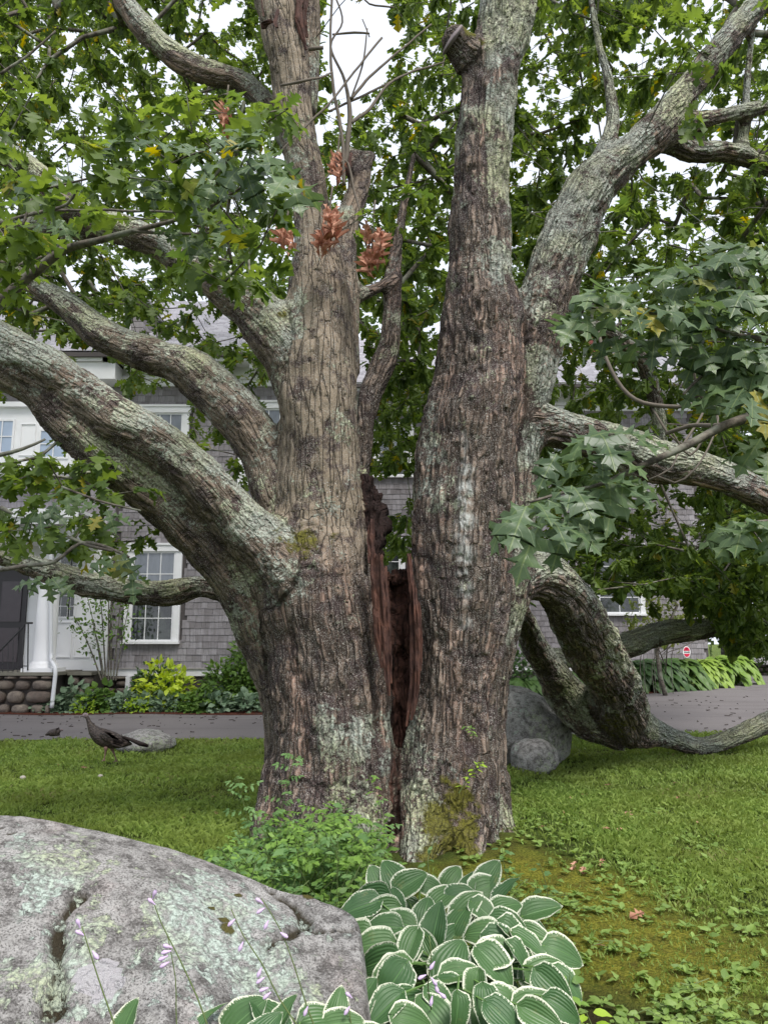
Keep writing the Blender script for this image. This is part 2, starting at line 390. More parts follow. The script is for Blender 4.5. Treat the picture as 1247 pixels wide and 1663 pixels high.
# base boards, cornice, eaves
def boards(x0, x1, Y, zb, zt, tagn):
    MB().box(x0, x1, Y - .05, Y + .03, zb - .16, zb).build('base_board', M_WHITE, house)
    MB().box(x0, x1, Y - .085, Y + .02, zb + .002, zb + .03).build('drip_ledge', simple('grey_ledge', (.36, .34, .33), .8), house)
    c = MB(); c.box(x0, x1, Y - .08, Y + .02, zt, zt + .16); c.box(x0, x1, Y - .15, Y + .02, zt + .163, zt + .22)
    c.box(x0, x1, Y - .62, Y + .02, zt + .50, zt + .53); c.box(x0 - .3, x1 + .2, Y - .70, Y - .62, zt + .44, zt + .62)
    c.box(x0 - .3, x1 + .2, Y - .76, Y - .702, zt + .58, zt + .68)
    c.box(x0, x1, Y - .045, Y + .02, zt + .223, zt + .498)
    c.build('cornice', M_WHITE, house)
    x = x0 + .2
    while x < x1 - .1:
        MB().box(x, x + .14, Y - .55, Y - .05, zt + .30, zt + .498).build('bracket', M_WHITE, house); x += .62
boards(XLE, XS, YL, ZB_L, ZT_L, 'L'); boards(XS + .01, XRE, YR, ZB_R, ZT_R, 'R')
def roof_slope(x0, x1, Y0, z0, run, rise, parent, name='roof'):
    V = []; F = []; T = []; n = int(math.hypot(run, rise) / .14); r = random.Random(3)
    L = math.hypot(run, rise); ux, uz = run / L, rise / L
    base = MB(); base.add([(x0, Y0, z0 - .04), (x1, Y0, z0 - .04), (x1, Y0 + run, z0 + rise - .04), (x0, Y0 + run, z0 + rise - .04),
                           (x0, Y0, z0 - .14), (x1, Y0, z0 - .14), (x1, Y0 + run, z0 - .14), (x0, Y0 + run, z0 - .14)],
                          [(0, 1, 2, 3), (4, 7, 6, 5), (0, 4, 5, 1), (1, 5, 6, 2), (3, 2, 6, 7), (0, 3, 7, 4)])
    ro = base.build(name, M_UNDER, parent)
    for k in range(n):
        s0 = k * .14; x = x0 - r.random() * .2
        while x < x1:
            w = r.uniform(.2, .32); xa = max(x, x0); xb = min(x + w - .006, x1); x += w
            if xb - xa < .03: continue
            a = (Y0 + ux * s0, z0 + uz * s0 + .016); b = (Y0 + ux * (s0 + .16), z0 + uz * (s0 + .16) + .002); i = len(V)
            V += [(xa, a[0], a[1] - .014), (xb, a[0], a[1] - .014), (xb, a[0], a[1]), (xa, a[0], a[1]), (xb, b[0], b[1]), (xa, b[0], b[1])]
            F += [(i, i + 1, i + 2, i + 3), (i + 3, i + 2, i + 4, i + 5)]; T += [r.random()] * 6
    q = link('roof_shingles', mesh_np('roof_shingles', V, F, M_ROOF, False, {'tint': ('FLOAT', T)}), ro); q['kind'] = 'stuff'
    return ro
rl = roof_slope(-16.3, XS + .25, YL - .78, ZT_L + .66, 5, 3.6, house)
rr = roof_slope(XS + .26, XRE + .3, YR - .78, ZT_R + .66, 5, 3.4, house)
MB().add([(-16, YL + 4.2, ZT_L + .5)], [])
# dormer on the left roof
dx0, dx1 = xat(150, YL + .8, 530), xat(242, YL + .8, 530); dz0 = ZT_L + .9; dz1 = dz0 + 1.55
dm = MB().box(dx0, dx1, YL + .3, YL + 3.4, dz0 - .4, dz1).build('dormer', M_SH, house)
for k in range(11):
    MB().box(dx0 - .02, dx1 + .02, YL + .27, YL + 3.4, dz0 - .3 + k * .16, dz0 - .155 + k * .16).build('shingle_course', M_SH, dm)
MB().box(dx0 - .15, dx1 + .15, YL + .1, YL + 3.3, dz1 + .03, dz1 + .12).build('dormer_eave', M_WHITE, dm)
dw = MB().box(dx0 + .3, dx1 - .3, YL + .22, YL + .262, dz0 + .25, dz1 - .15).build('dormer_window', M_WHITE, dm)
# chimney
chx = xat(962, YR + 2.2, 570); chx2 = xat(990, YR + 2.2, 570); zc0 = zat(640, YR + 2.2); zc1 = zat(535, YR + 2.2)
ch = MB().box(chx + .012, chx2 - .012, YR + 2.013, YR + 2.6, zc0, zc1).build('chimney', M_MORTAR, rr)
bme = MB().box(0, .19, 0, .05, 0, .055).mesh('brick', M_BRICK)
BV = MB(); z = zc0; row = 0
while z < zc1 - .05:
    x = chx - (.1 if row % 2 else 0)
    while x < chx2 - .02:
        a = max(x, chx); b = min(x + .19, chx2)
        if b - a > .03: BV.box(a, b, YR + 1.998, YR + 2.05, z, z + .055)
        x += .2
    for y in np.arange(YR + 2.06, YR + 2.5, .2): BV.box(chx - .012, chx + .04, y, y + .19, z, z + .055)
    z += .068; row += 1
o = BV.build('brickwork', M_BRICK, ch); o['kind'] = 'stuff'
# stone foundation seen below the base board
def stones(parent, x0, x1, yf, z0, z1, hh=.26, ww=.42, seed=1, depth=.16, name='stone'):
    r = random.Random(seed); z = z0
    while z < z1 - .05:
        h = min(r.uniform(hh * .75, hh * 1.2), z1 - z); h = z1 - z if z1 - z - h < .08 else h; x = x0
        while x < x1 - .02:
            w = r.uniform(ww * .6, ww * 1.35); w = x1 - x if x1 - x - w < .12 else w
            V, Fc = rock_geom(8, 6, r.randrange(999), .12)
            V = np.sign(V) * np.abs(V) ** .62
            V = V * np.array(((w - .02) / 2, depth, (h - .02) / 2)) * .97
            link(name, mesh_np(name, V, Fc, M_STONE, True), parent, (x + w / 2, yf + r.uniform(-.02, .02), z + h / 2)); x += w
        z += h
def rock_geom(n, m, seed, amp):
    b = MB().ell((0, 0, 0), (1, 1, 1), n, m, None, amp, seed); return np.array(b.V), b.F
fd = MB().box(XLE - .1, XS, YL + .0, YL + .2, -.1, ZB_L - .162).build('foundation', M_MORTAR, house)
stones(fd, xat(150, YL, 1110), xat(212, YL, 1110), YL - .02, .1, ZB_L - .165, .22, .36, 5)
MB().box(xat(207, YL, 1110), xat(212, YL, 1110) + .03, YL - .16, YL - .02, .12, ZB_L - .165).build('foundation_post', M_WHITE, house)
# ---- porch at the left: deck on a field stone wall, column, white panelled entry, dark doorway
YP = 17.3
porch = empty('porch', (xat(20, YP), YP, 0), 'white columned entry porch on a field stone base at left of the house', 'porch')
PX, PY = porch.location.x, porch.location.y
def pbox(name, x0, x1, y0, y1, z0, z1, mat, bev=0): return MB().box(x0 - PX, x1 - PX, y0 - PY, y1 - PY, z0, z1, bev).build(name, mat, porch)
zdk = zat(1092, YP)
xp1 = xat(86, YP, 1120)
bs = pbox('base_wall', -12, xp1 - .06, YP + .06, YL, -.1, zdk - .07, M_MORTAR)
stones(bs, xat(-60, YP, 1120) - PX, xp1 - PX, .06, .0, zdk - .07, .24, .40, 11)
pbox('base_side', xp1 - .05, XLE + .0, YP + .75, YL - .02, -.1, zdk - .1, M_MORTAR)
stones(bs, xp1 - PX + .05, XLE - PX, .72, .0, zdk - .11, .24, .36, 15)
pbox('deck_slab', -12, xp1 + .06, YP - .08, YL, zdk - .07, zdk, M_SLATE)
pbox('deck_edge', xp1 + .07, XLE, YP + .55, YL, zdk - .09, zdk - .02, M_SLATE)
zpr = zat(880, YP)     # underside of porch roof beam
# column with base and capital
cx = xat(77, YP + .35, 1000); cr = .235
col = MB(); n = 24
prof = [(0.0, cr * 1.45), (.10, cr * 1.45), (.1001, cr * 1.28), (.17, cr * 1.3), (.2, cr * 1.12), (.24, cr * 1.04)]
H = zpr - zdk
prof += [(.24 + (H - .45) * t, cr * (1.03 - .13 * t ** 1.6)) for t in (.2, .4, .6, .8, 1)]
prof += [(H - .19, cr * 1.02), (H - .14, cr * 1.0), (H - .12, cr * 1.2), (H, cr * 1.25)]
P = np.array([(cx - PX, YP + .35 - PY, zdk + z) for z, _ in prof]); V = []; F = []
for i, (p, (z, r)) in enumerate(zip(P, prof)):
    for k in range(n): V.append((p[0] + r * math.cos(2 * math.pi * k / n), p[1] + r * math.sin(2 * math.pi * k / n), p[2]))
for i in range(len(prof) - 1):
    for k in range(n): F.append((i * n + k, i * n + (k + 1) % n, (i + 1) * n + (k + 1) % n, (i + 1) * n + k))
col.add(V, F); co = col.build('column', M_WHITE, porch, True)
for f in co.data.polygons: f.use_smooth = True
MB().box(cx - PX - cr * 1.5, cx - PX + cr * 1.5, .35 - cr * 1.5, .35 + cr * 1.5, zdk + .001, zdk + .085).build('plinth', M_WHITE, porch)
# porch beam, soffit, roof
pbox('beam', -12, xp1 + .15, YP - .02, YP + .72, zpr, zpr + .38, M_WHITE)
pbox('soffit', -12, xp1 + .35, YP - .25, YL, zpr + .383, zpr + .43, M_WHITE)
pbox('fascia', -12, xp1 + .42, YP - .36, YP - .252, zpr + .36, zpr + .56, M_WHITE)
pbox('crown_moulding', -12, xp1 + .46, YP - .42, YP - .362, zpr + .50, zpr + .62, M_WHITE)
pbox('roof_deck', -12, xp1 + .44, YP - .4, YL - .01, zpr + .63, zpr + .70, M_WHITE)
for k in range(9):
    x = xp1 + .2 - k * .45; pbox('bracket', x, x + .14, YP - .24, YP - .03, zpr + .2, zpr + .38, M_WHITE)
# entry wall and dark door
zdt = zat(925, YL)
pbox('entry_door', xat(-40, YL), xat(52, YL), YL - .10, YL - .05, zdk + .002, zdt, simple('dark_door', (.022, .017, .022), .35, 6, .3, .5))
for a, b, c, d in ((-30, 5, 945, 1010), (12, 44, 945, 1010), (-30, 5, 1020, 1075), (12, 44, 1020, 1075)):
    pbox('door_panel', xat(a, YL), xat(b, YL), YL - .125, YL - .101, zat(d, YL), zat(c, YL), simple('dark_panel', (.05, .035, .045), .25, 6, .3, .6))
ez = zpr + .38
pbox('entry_wall', -12, XLE, YL - .045, YL + .03, zdk - .02, ez, M_WHITE)
for a, b, c, d in ((100, 127, 1010, 1068), (131, 158, 1010, 1068), (100, 158, 870, 893), (162, 178, 900, 1068)):
    x0, x1, z0, z1 = xat(a, YL), xat(b, YL), zat(d, YL), zat(c, YL)
    m = MB(); e = .025
    for bx in ((x0, x1, z0, z0 + e), (x0, x1, z1 - e, z1), (x0, x0 + e, z0 + e, z1 - e), (x1 - e, x1, z0 + e, z1 - e)):
        m.box(bx[0] - PX, bx[1] - PX, YL - .075 - PY, YL - .046 - PY, bx[2], bx[3])
    m.build('panel_moulding', M_WHITE, porch)
for a, b, c, d in ((95, 118, 900, 1002), (121, 128, 900, 1002)):       # sidelights
    x0, x1, z0, z1 = xat(a, YL), xat(b, YL), zat(d, YL), zat(c, YL)
    s = MB().box(x0 - PX - .04, x1 - PX + .04, YL - .075 - PY, YL - .046 - PY, z0 - .04, z1 + .04).build('sidelight', M_WHITE, porch)
    nc = 2 if b - a > 10 else 1
    for i in range(nc):
        for j in range(6):
            xa = x0 + (x1 - x0) * i / nc + .012; xb = x0 + (x1 - x0) * (i + 1) / nc - .012; za = z0 + (z1 - z0) * j / 6 + .012; zb = z0 + (z1 - z0) * (j + 1) / 6 - .012
            MB().box(xa - PX, xb - PX, YL - .085 - PY, YL - .076 - PY, za, zb).build('pane', M_GLASS, s)
# downspout
ds = [at(90, 862, YP - .1), at(90, 880, YP - .1), at(84, 892, YP), at(83, 905, YP), at(83, 1060, YP + .05), at(84, 1074, YP), at(90, 1084, YP - .12), at(90, 1095, YP - .12), at(84, 1150, YP - .12)]
MB().tube(catmull([p - np.array((PX, PY, 0)) for p in ds], .12), .045, 8).build('downspout', simple('white_metal', (.66, .67, .7), .4, 5, .06), porch, True)
# second-storey white bay above the porch
bx1 = xat(135, YL - .5, 720); bz1 = zat(662, YL - .5); bz0 = zat(762, YL - .5)
bay = MB().box(-14, bx1, YL - .5, YL + .03, bz0, bz1).build('bay', M_WHITE, house)
MB().box(-14, bx1 + .1, YL - .62, YL, bz1 + .002, bz1 + .12).build('bay_cornice', M_WHITE, bay)
MB().box(-14, bx1 + .06, YL - .56, YL, bz0 - .1, bz0 - .002).build('bay_base', M_WHITE, bay)
for a, b, c, d in ((-14, 20, 684, 734), (67, 110, 700, 742)):
    x0, x1, z0, z1 = xat(a, YL - .5, 710), xat(b, YL - .5, 710), zat(d, YL - .5), zat(c, YL - .5)
    w = MB(); w.box(x0 - .05, x1 + .05, YL - .53, YL - .502, z0 - .05, z0); w.box(x0 - .05, x1 + .05, YL - .53, YL - .502, z1, z1 + .05); w.box(x0 - .05, x0, YL - .53, YL - .502, z0, z1); w.box(x1, x1 + .05, YL - .53, YL - .502, z0, z1)
    xm = (x0 + x1) / 2; w.box(xm - .012, xm + .012, YL - .53, YL - .512, z0, z1); zm = (z0 + z1) / 2; w.box(x0, x1, YL - .529, YL - .513, zm - .012, zm + .012)
    wo = w.build('bay_window', M_WHITE, bay); MB().box(x0, x1, YL - .51, YL - .503, z0, z1).build('pane', simple('sky_glass', (.34, .42, .55), .1, 2, .15, .8), wo)
x0, x1, z0, z1 = xat(33, YL - .5, 710), xat(58, YL - .5, 710), zat(740, YL - .5), zat(688, YL - .5)
m = MB()
for bx in ((x0, x1, z0, z0 + .02), (x0, x1, z1 - .02, z1), (x0, x0 + .02, z0 + .02, z1 - .02), (x1 - .02, x1, z0 + .02, z1 - .02)): m.box(bx[0], bx[1], YL - .525, YL - .502, bx[2], bx[3])
m.build('panel_moulding', M_WHITE, bay)
MB().box(-14, XLE - .003, YL - .02, YL + .03, ez + .01, bz0 - .1).build('upper_wall', M_SH, house)
k = 0; z = ez + .02
while z < bz0 - .12:
    MB().box(-14, XLE - .004, YL - .045, YL - .021, z, z + .15).build('shingle_course', M_SH, house); z += .158
MB().box(-14, XLE - .003, YL - .01, YL + .03, bz1 + .125, ZT_L - .02).build('upper_wall', M_SH, house)
MB().box(-14.3, XLE, YL - .70, YL - .62, ZT_L + .44, ZT_L + .62).build('cornice', M_WHITE, house)
MB().box(-14.3, XLE, YL - .62, YL + .02, ZT_L + .0, ZT_L + .43).build('cornice', M_WHITE, house)
# wall lantern
# ---- iron handrail on the porch step
hr = empty('handrail', (xat(20, YP - .2), YP - .2, zdk), 'black iron handrail with thin balusters beside the porch column', 'railing')
HX = hr.location.x; HY = hr.location.y; HZ = hr.location.z
def hp(px, py): p = at(px, py, YP - .02); return (p[0] - HX, p[1] - HY, p[2] - HZ)
MB().tube([hp(-40, 1092), hp(0, 1057), hp(38, 1018), hp(41, 1012), hp(53, 1012)], [.022] * 5, 6).build('rail', M_BLACK, hr)
MB().tube([hp(45, 1089), hp(46, 1012)], [.016, .016], 6).build('post', M_BLACK, hr)
for i, px in enumerate((-12, -4, 4, 13, 21, 29, 37)):
    yt = 1057 - (px - 0) * 1.02; b = MB().tube([hp(px, 1092), hp(px, yt)], [.009, .009], 5); q = hp(px, (1092 + yt) / 2 + 6)
    if i % 2 == 0: b.ell(q, (.02, .02, .025), 6, 4)
    b.build('baluster', M_BLACK, hr)
MB().tube([hp(-20, 1090), hp(22, 1089), hp(30, 1082), hp(44, 1082)], [.01] * 4, 5).build('lower_rail', M_BLACK, hr)
# ------------------------------------------------------------------ the oak: limbs as centre lines (photo px, py, width px, distance)
LIMBS = {
 'left_trunk': [(540,1470,270,6.5),(536,1400,240,6.5),(535,1300,214,6.5),(537,1200,208,6.5),(535,1100,206,6.5),(527,1000,200,6.5),(522,920,172,6.5),(521,850,148,6.5),(521,780,138,6.5),(520,700,134,6.5),(517,600,126,6.5),(518,520,112,6.5),(516,460,98,6.5),(512,400,78,6.5),(500,300,66,6.5),(480,200,66,6.5),(466,100,76,6.5),(452,20,82,6.5),(440,-60,84,6.5),(415,-260,80,6.5)],
 'left_inner': [(585,1450,90,6.35),(590,1330,95,6.35),(592,1220,95,6.35),(590,1120,80,6.38),(580,1040,60,6.4)],
 'left_flank': [(440,1470,120,6.7),(455,1350,80,6.75),(462,1240,70,6.8),(458,1150,70,6.8),(440,1070,84,6.75),(412,985,98,6.6),(368,908,98,6.45),(300,838,95,6.3),(240,788,92,6.2),(195,755,86,6.1),(150,720,82,6.0),(104,682,84,5.95),(62,638,66,5.9),(0,600,70,5.85),(-80,555,80,5.8)],
 'left_low': [(600,1120,90,6.8),(560,1050,130,6.65),(515,985,150,6.48),(475,935,130,6.38),(438,896,108,6.28),(400,858,95,6.2),(350,800,84,6.06),(300,748,80,6.0),(250,712,74,5.95),(200,682,76,5.9),(150,650,80,5.88),(100,614,84,5.85),(50,585,88,5.8),(0,560,94,5.8),(-80,528,104,5.7),(-220,480,104,5.6)],
 'left_mid': [(480,890,90,6.6),(450,810,84,6.65),(428,735,80,6.65),(395,682,86,6.6),(350,636,90,6.6),(305,598,86,6.6),(270,585,68,6.6),(240,575,72,6.6),(200,560,62,6.6),(155,535,58,6.6),(110,497,50,6.6),(65,468,40,6.6),(15,440,36,6.6),(-70,400,34,6.6)],
 'left_high': [(500,660,80,6.5),(478,585,92,6.5),(432,522,86,6.45),(390,486,74,6.4),(350,456,64,6.35),(300,425,56,6.3),(255,397,50,6.25),(200,372,50,6.2),(150,352,54,6.2),(100,318,52,6.2),(50,275,46,6.2),(0,245,44,6.2),(-80,210,42,6.2)],
 'left_high_fork': [(230,385,40,6.3),(190,376,38,6.35),(150,372,38,6.4),(80,370,38,6.5),(20,374,36,6.6),(-70,366,30,6.7)],
 'left_top': [(478,240,46,6.8),(450,190,42,6.9),(415,150,40,6.9),(385,128,40,6.9),(345,120,42,6.9),(300,102,42,6.9),(262,74,42,6.9),(230,42,42,6.9),(207,10,38,6.9),(182,-30,36,6.9),(120,-110,34,6.9)],
 'left_far_low': [(440,1030,60,6.9),(395,975,50,7.0),(350,957,44,7.0),(320,953,42,7.0),(285,962,52,7.0),(240,964,50,7.0),(190,958,46,7.0),(140,948,48,7.0),(90,932,48,7.0),(40,915,40,7.0),(-20,895,42,7.0),(-110,880,40,7.0)],
 'back_twin': [(552,600,70,6.75),(553,500,66,6.75),(554,430,58,6.8),(560,375,50,6.9),(572,335,42,7.0),(584,300,36,7.1),(582,268,32,7.15),(566,252,30,7.15),(550,262,30,7.1),(545,275,26,7.1)],
 'back_twin_stub': [(582,280,30,7.1),(592,262,26,7.15),(603,252,18,7.2)],
 'top_twin': [(500,180,34,6.75),(502,110,40,6.75),(503,50,42,6.78),(500,-20,44,6.8),(492,-120,44,6.8)],
 'centre_back': [(560,930,60,7.0),(570,830,44,7.1),(588,740,32,7.1),(594,680,34,7.1),(604,630,42,7.15),(624,585,44,7.2),(634,545,34,7.2),(636,490,32,7.25),(638,440,30,7.3),(646,390,22,7.4),(658,320,16,7.5),(672,250,12,7.6)],
 'centre_twig': [(575,480,26,6.8),(600,473,22,6.95),(622,462,20,7.1),(640,455,20,7.25)],
 'right_trunk': [(712,1480,225,6.4),(718,1400,198,6.4),(726,1300,178,6.4),(735,1200,160,6.4),(741,1100,150,6.4),(748,1000,158,6.4),(750,900,172,6.4),(755,800,176,6.4),(767,700,168,6.4),(778,620,156,6.4),(781,540,142,6.4),(782,490,134,6.4),(780,440,122,6.4),(780,380,120,6.4),(782,300,112,6.4),(789,200,110,6.4),(797,120,106,6.4),(816,50,96,6.4),(826,-10,94,6.4),(840,-100,92,6.4),(850,-260,88,6.4)],
 'right_rib': [(800,1480,90,6.75),(797,1400,70,6.75),(795,1320,56,6.75),(795,1200,58,6.75),(802,1080,66,6.72),(817,980,80,6.7),(829,900,82,6.7),(838,820,70,6.68),(848,740,62,6.66),(855,660,60,6.66),(860,600,62,6.66),(866,540,78,6.66)],
 'right_diag': [(846,680,70,6.7),(862,580,96,6.7),(880,500,112,6.7),(905,420,108,6.72),(935,350,98,6.75),(963,300,86,6.8),(1008,262,68,6.85),(1053,222,60,6.9),(1108,155,52,7.0),(1155,95,48,7.05),(1193,50,46,7.1),(1240,-5,44,7.15),(1300,-75,42,7.2),(1420,-200,40,7.3)],
 'right_fork': [(950,330,50,6.95),(972,265,38,7.0),(994,205,28,7.05),(990,140,21,7.1),(975,80,16,7.15),(962,10,13,7.2),(950,-80,10,7.25)],
 'right_arm': [(1060,235,36,7.0),(1095,214,34,7.05),(1135,196,30,7.1),(1185,184,28,7.15),(1250,173,26,7.2),(1340,165,24,7.3)],
 'right_arm_low': [(1055,225,34,7.1),(1090,234,32,7.15),(1125,247,36,7.2),(1165,245,40,7.25),(1205,252,34,7.3),(1250,272,32,7.35),(1340,305,30,7.4)],
 'right_arm_spur': [(1203,252,20,7.3),(1209,190,15,7.3),(1214,120,12,7.3),(1221,50,10,7.3),(1226,-40,8,7.3)],
 'right_mid': [(835,700,70,6.7),(880,690,76,6.7),(940,705,72,6.75),(1000,722,68,6.8),(1060,748,80,6.85),(1120,757,66,6.9),(1180,776,60,6.95),(1230,800,58,7.0),(1320,850,56,7.1),(1450,905,46,7.3),(1600,930,34,7.6),(1800,900,16,8.0)],
 'right_low': [(800,965,84,6.7),(855,932,84,6.95),(905,950,84,7.3),(938,1004,88,7.9),(966,1058,88,8.6),(993,1105,90,9.3),(1008,1148,96,9.9),(1024,1178,80,10.3),(1062,1190,48,10.7),(1098,1202,36,11.0),(1140,1212,31,11.2),(1195,1196,34,11.4),(1260,1168,38,11.6),(1350,1130,40,11.8)],
 'right_low_back': [(800,950,50,7.3),(835,985,40,8.2),(854,1015,38,8.8),(869,1052,42,9.3),(896,1094,56,9.7),(922,1132,70,10.0),(955,1165,74,10.2),(1000,1182,70,10.3)],
 'right_far_low': [(880,1066,30,9.9),(915,1068,38,10.3),(960,1062,40,10.8),(1030,1043,42,11.2),(1075,1028,40,11.3),(1130,1022,38,11.3),(1190,1012,33,11.3),(1260,998,31,11.3),(1350,975,30,11.4)],
 'right_back_bough': [(880,500,44,7.1),(930,525,34,7.4),(975,535,30,7.7),(1015,560,32,8.0),(1045,592,32,8.2),(1062,640,30,8.4),(1072,700,26,8.5),(1070,780,20,8.6)],
 'cut_stub': [(800,135,44,6.45),(768,100,56,6.3),(750,80,56,6.25),(740,68,52,6.2)],
 'rot_stub': [(592,790,34,6.75),(606,835,42,6.6),(612,870,38,6.55),(608,905,26,6.5),(604,930,16,6.45)],
 'root_a': [(700,1290,90,6.3),(692,1350,84,6.05),(680,1400,70,5.85),(668,1440,50,5.68)],
 'root_b': [(755,1300,70,6.3),(762,1360,54,6.08),(768,1405,40,5.88),(790,1435,24,5.75)],
 'root_c': [(800,1270,50,6.65),(812,1330,44,6.62),(832,1368,34,6.6),(860,1392,20,6.55)],
 'root_d': [(455,1260,70,6.5),(440,1330,64,6.3),(425,1385,46,6.1),(410,1420,28,5.95)],
 'root_e': [(585,1320,84,6.2),(590,1390,74,5.95),(598,1440,50,5.75)],
 'root_f': [(500,1290,90,6.2),(494,1370,84,5.95),(486,1430,56,5.8)],
 'rot_core': [(650,1480,110,7.0),(650,1300,100,6.95),(650,1150,90,6.85),(648,1020,84,6.78),(645,960,64,6.75),(650,932,44,6.75)],
}
ROTTEN = {'rot_stub', 'rot_core'}
SK = {}
for k, L in LIMBS.items():
    C = []
    for px, py, w, Y in L:
        p = at(px, py, Y); C.append((*p, w * mpp(p) / 2 * (.93 if k in ('left_trunk', 'right_trunk', 'back_twin', 'right_diag', 'left_low', 'left_mid') else .96)))
    SK[k] = catmull(C, .09)
def limb_sdf(P, k, pad=.5, full=False):
    """distance to limb surface, + frame data"""
    S = SK[k]; A = S[:-1, :3]; D = S[1:, :3] - A; L2 = (D * D).sum(1) + 1e-12; r0 = S[:-1, 3]; r1 = S[1:, 3]
    n = len(P); best = np.full(n, 9.0); bi = np.zeros(n, int); bt = np.zeros(n)
    lo = S[:, :3].min(0) - S[:, 3].max() - pad; hi = S[:, :3].max(0) + S[:, 3].max() + pad
    idx = np.where(((P > lo) & (P < hi)).all(1))[0]
    for c in range(0, len(idx), 40000):
        ii = idx[c:c + 40000]; Q = P[ii]
        t = np.clip(((Q[:, None, :] - A[None]) * D[None]).sum(2) / L2, 0, 1)
        q = A[None] + t[:, :, None] * D[None]; d = np.linalg.norm(Q[:, None, :] - q, axis=2) - (r0 + (r1 - r0) * t)
        j = d.argmin(1); rr = np.arange(len(ii)); best[ii] = d[rr, j]; bi[ii] = j; bt[ii] = t[rr, j]
    return (best, bi, bt) if full else best
CREV = catmull([(*at(645, 900, 6.35), .045), (*at(646, 960, 6.2), .062), (*at(650, 1000, 6.1), .05), (*at(655, 1060, 6.1), .052), (*at(658, 1110, 6.05), .038), (*at(652, 1150, 6.0), .03), (*at(655, 1190, 6.0), .020), (*at(644, 1260, 6.0), .020), (*at(642, 1340, 5.95), .018), (*at(632, 1420, 5.85), .024)], .05)
def crev_sdf(P):
    sc = np.array((1, .16, 1.)); S = CREV; A = S[:-1, :3]; D = (S[1:, :3] - A) * sc; L2 = (D * D).sum(1); n = len(P); best = np.full(n, 9.0)
    idx = np.where((np.abs(P[:, 0] - .12) < .5) & (P[:, 1] < 6.75) & (P[:, 2] < 2.6))[0]
    Q = P[idx]; t = np.clip((((Q[:, None] - A[None]) * sc) * D[None]).sum(2) / L2, 0, 1)
    v = (Q[:, None] - A[None]) * sc - t[:, :, None] * D[None]
    v[:, :, 1] = np.maximum(np.abs(v[:, :, 1]) - .07, 0)
    d = np.linalg.norm(v, axis=2) - (S[:-1, 3] + (S[1:, 3] - S[:-1, 3]) * t)
    best[idx] = d.min(1); return best
def tree_sdf(P):
    acc = np.zeros(len(P)); mn = np.full(len(P), 9.0); ds = []
    for k in SK:
        d = limb_sdf(P, k, .35); ds.append(d); mn = np.minimum(mn, d)
    K = .042
    for d in ds: acc += np.exp(-(np.minimum(d, 2) - mn) / K) * (d < 8)
    D = mn - K * np.log(np.maximum(acc, 1e-9)) + .006
    return np.maximum(D, -crev_sdf(P) + .018 * fbm(P * 9, 2, 99))
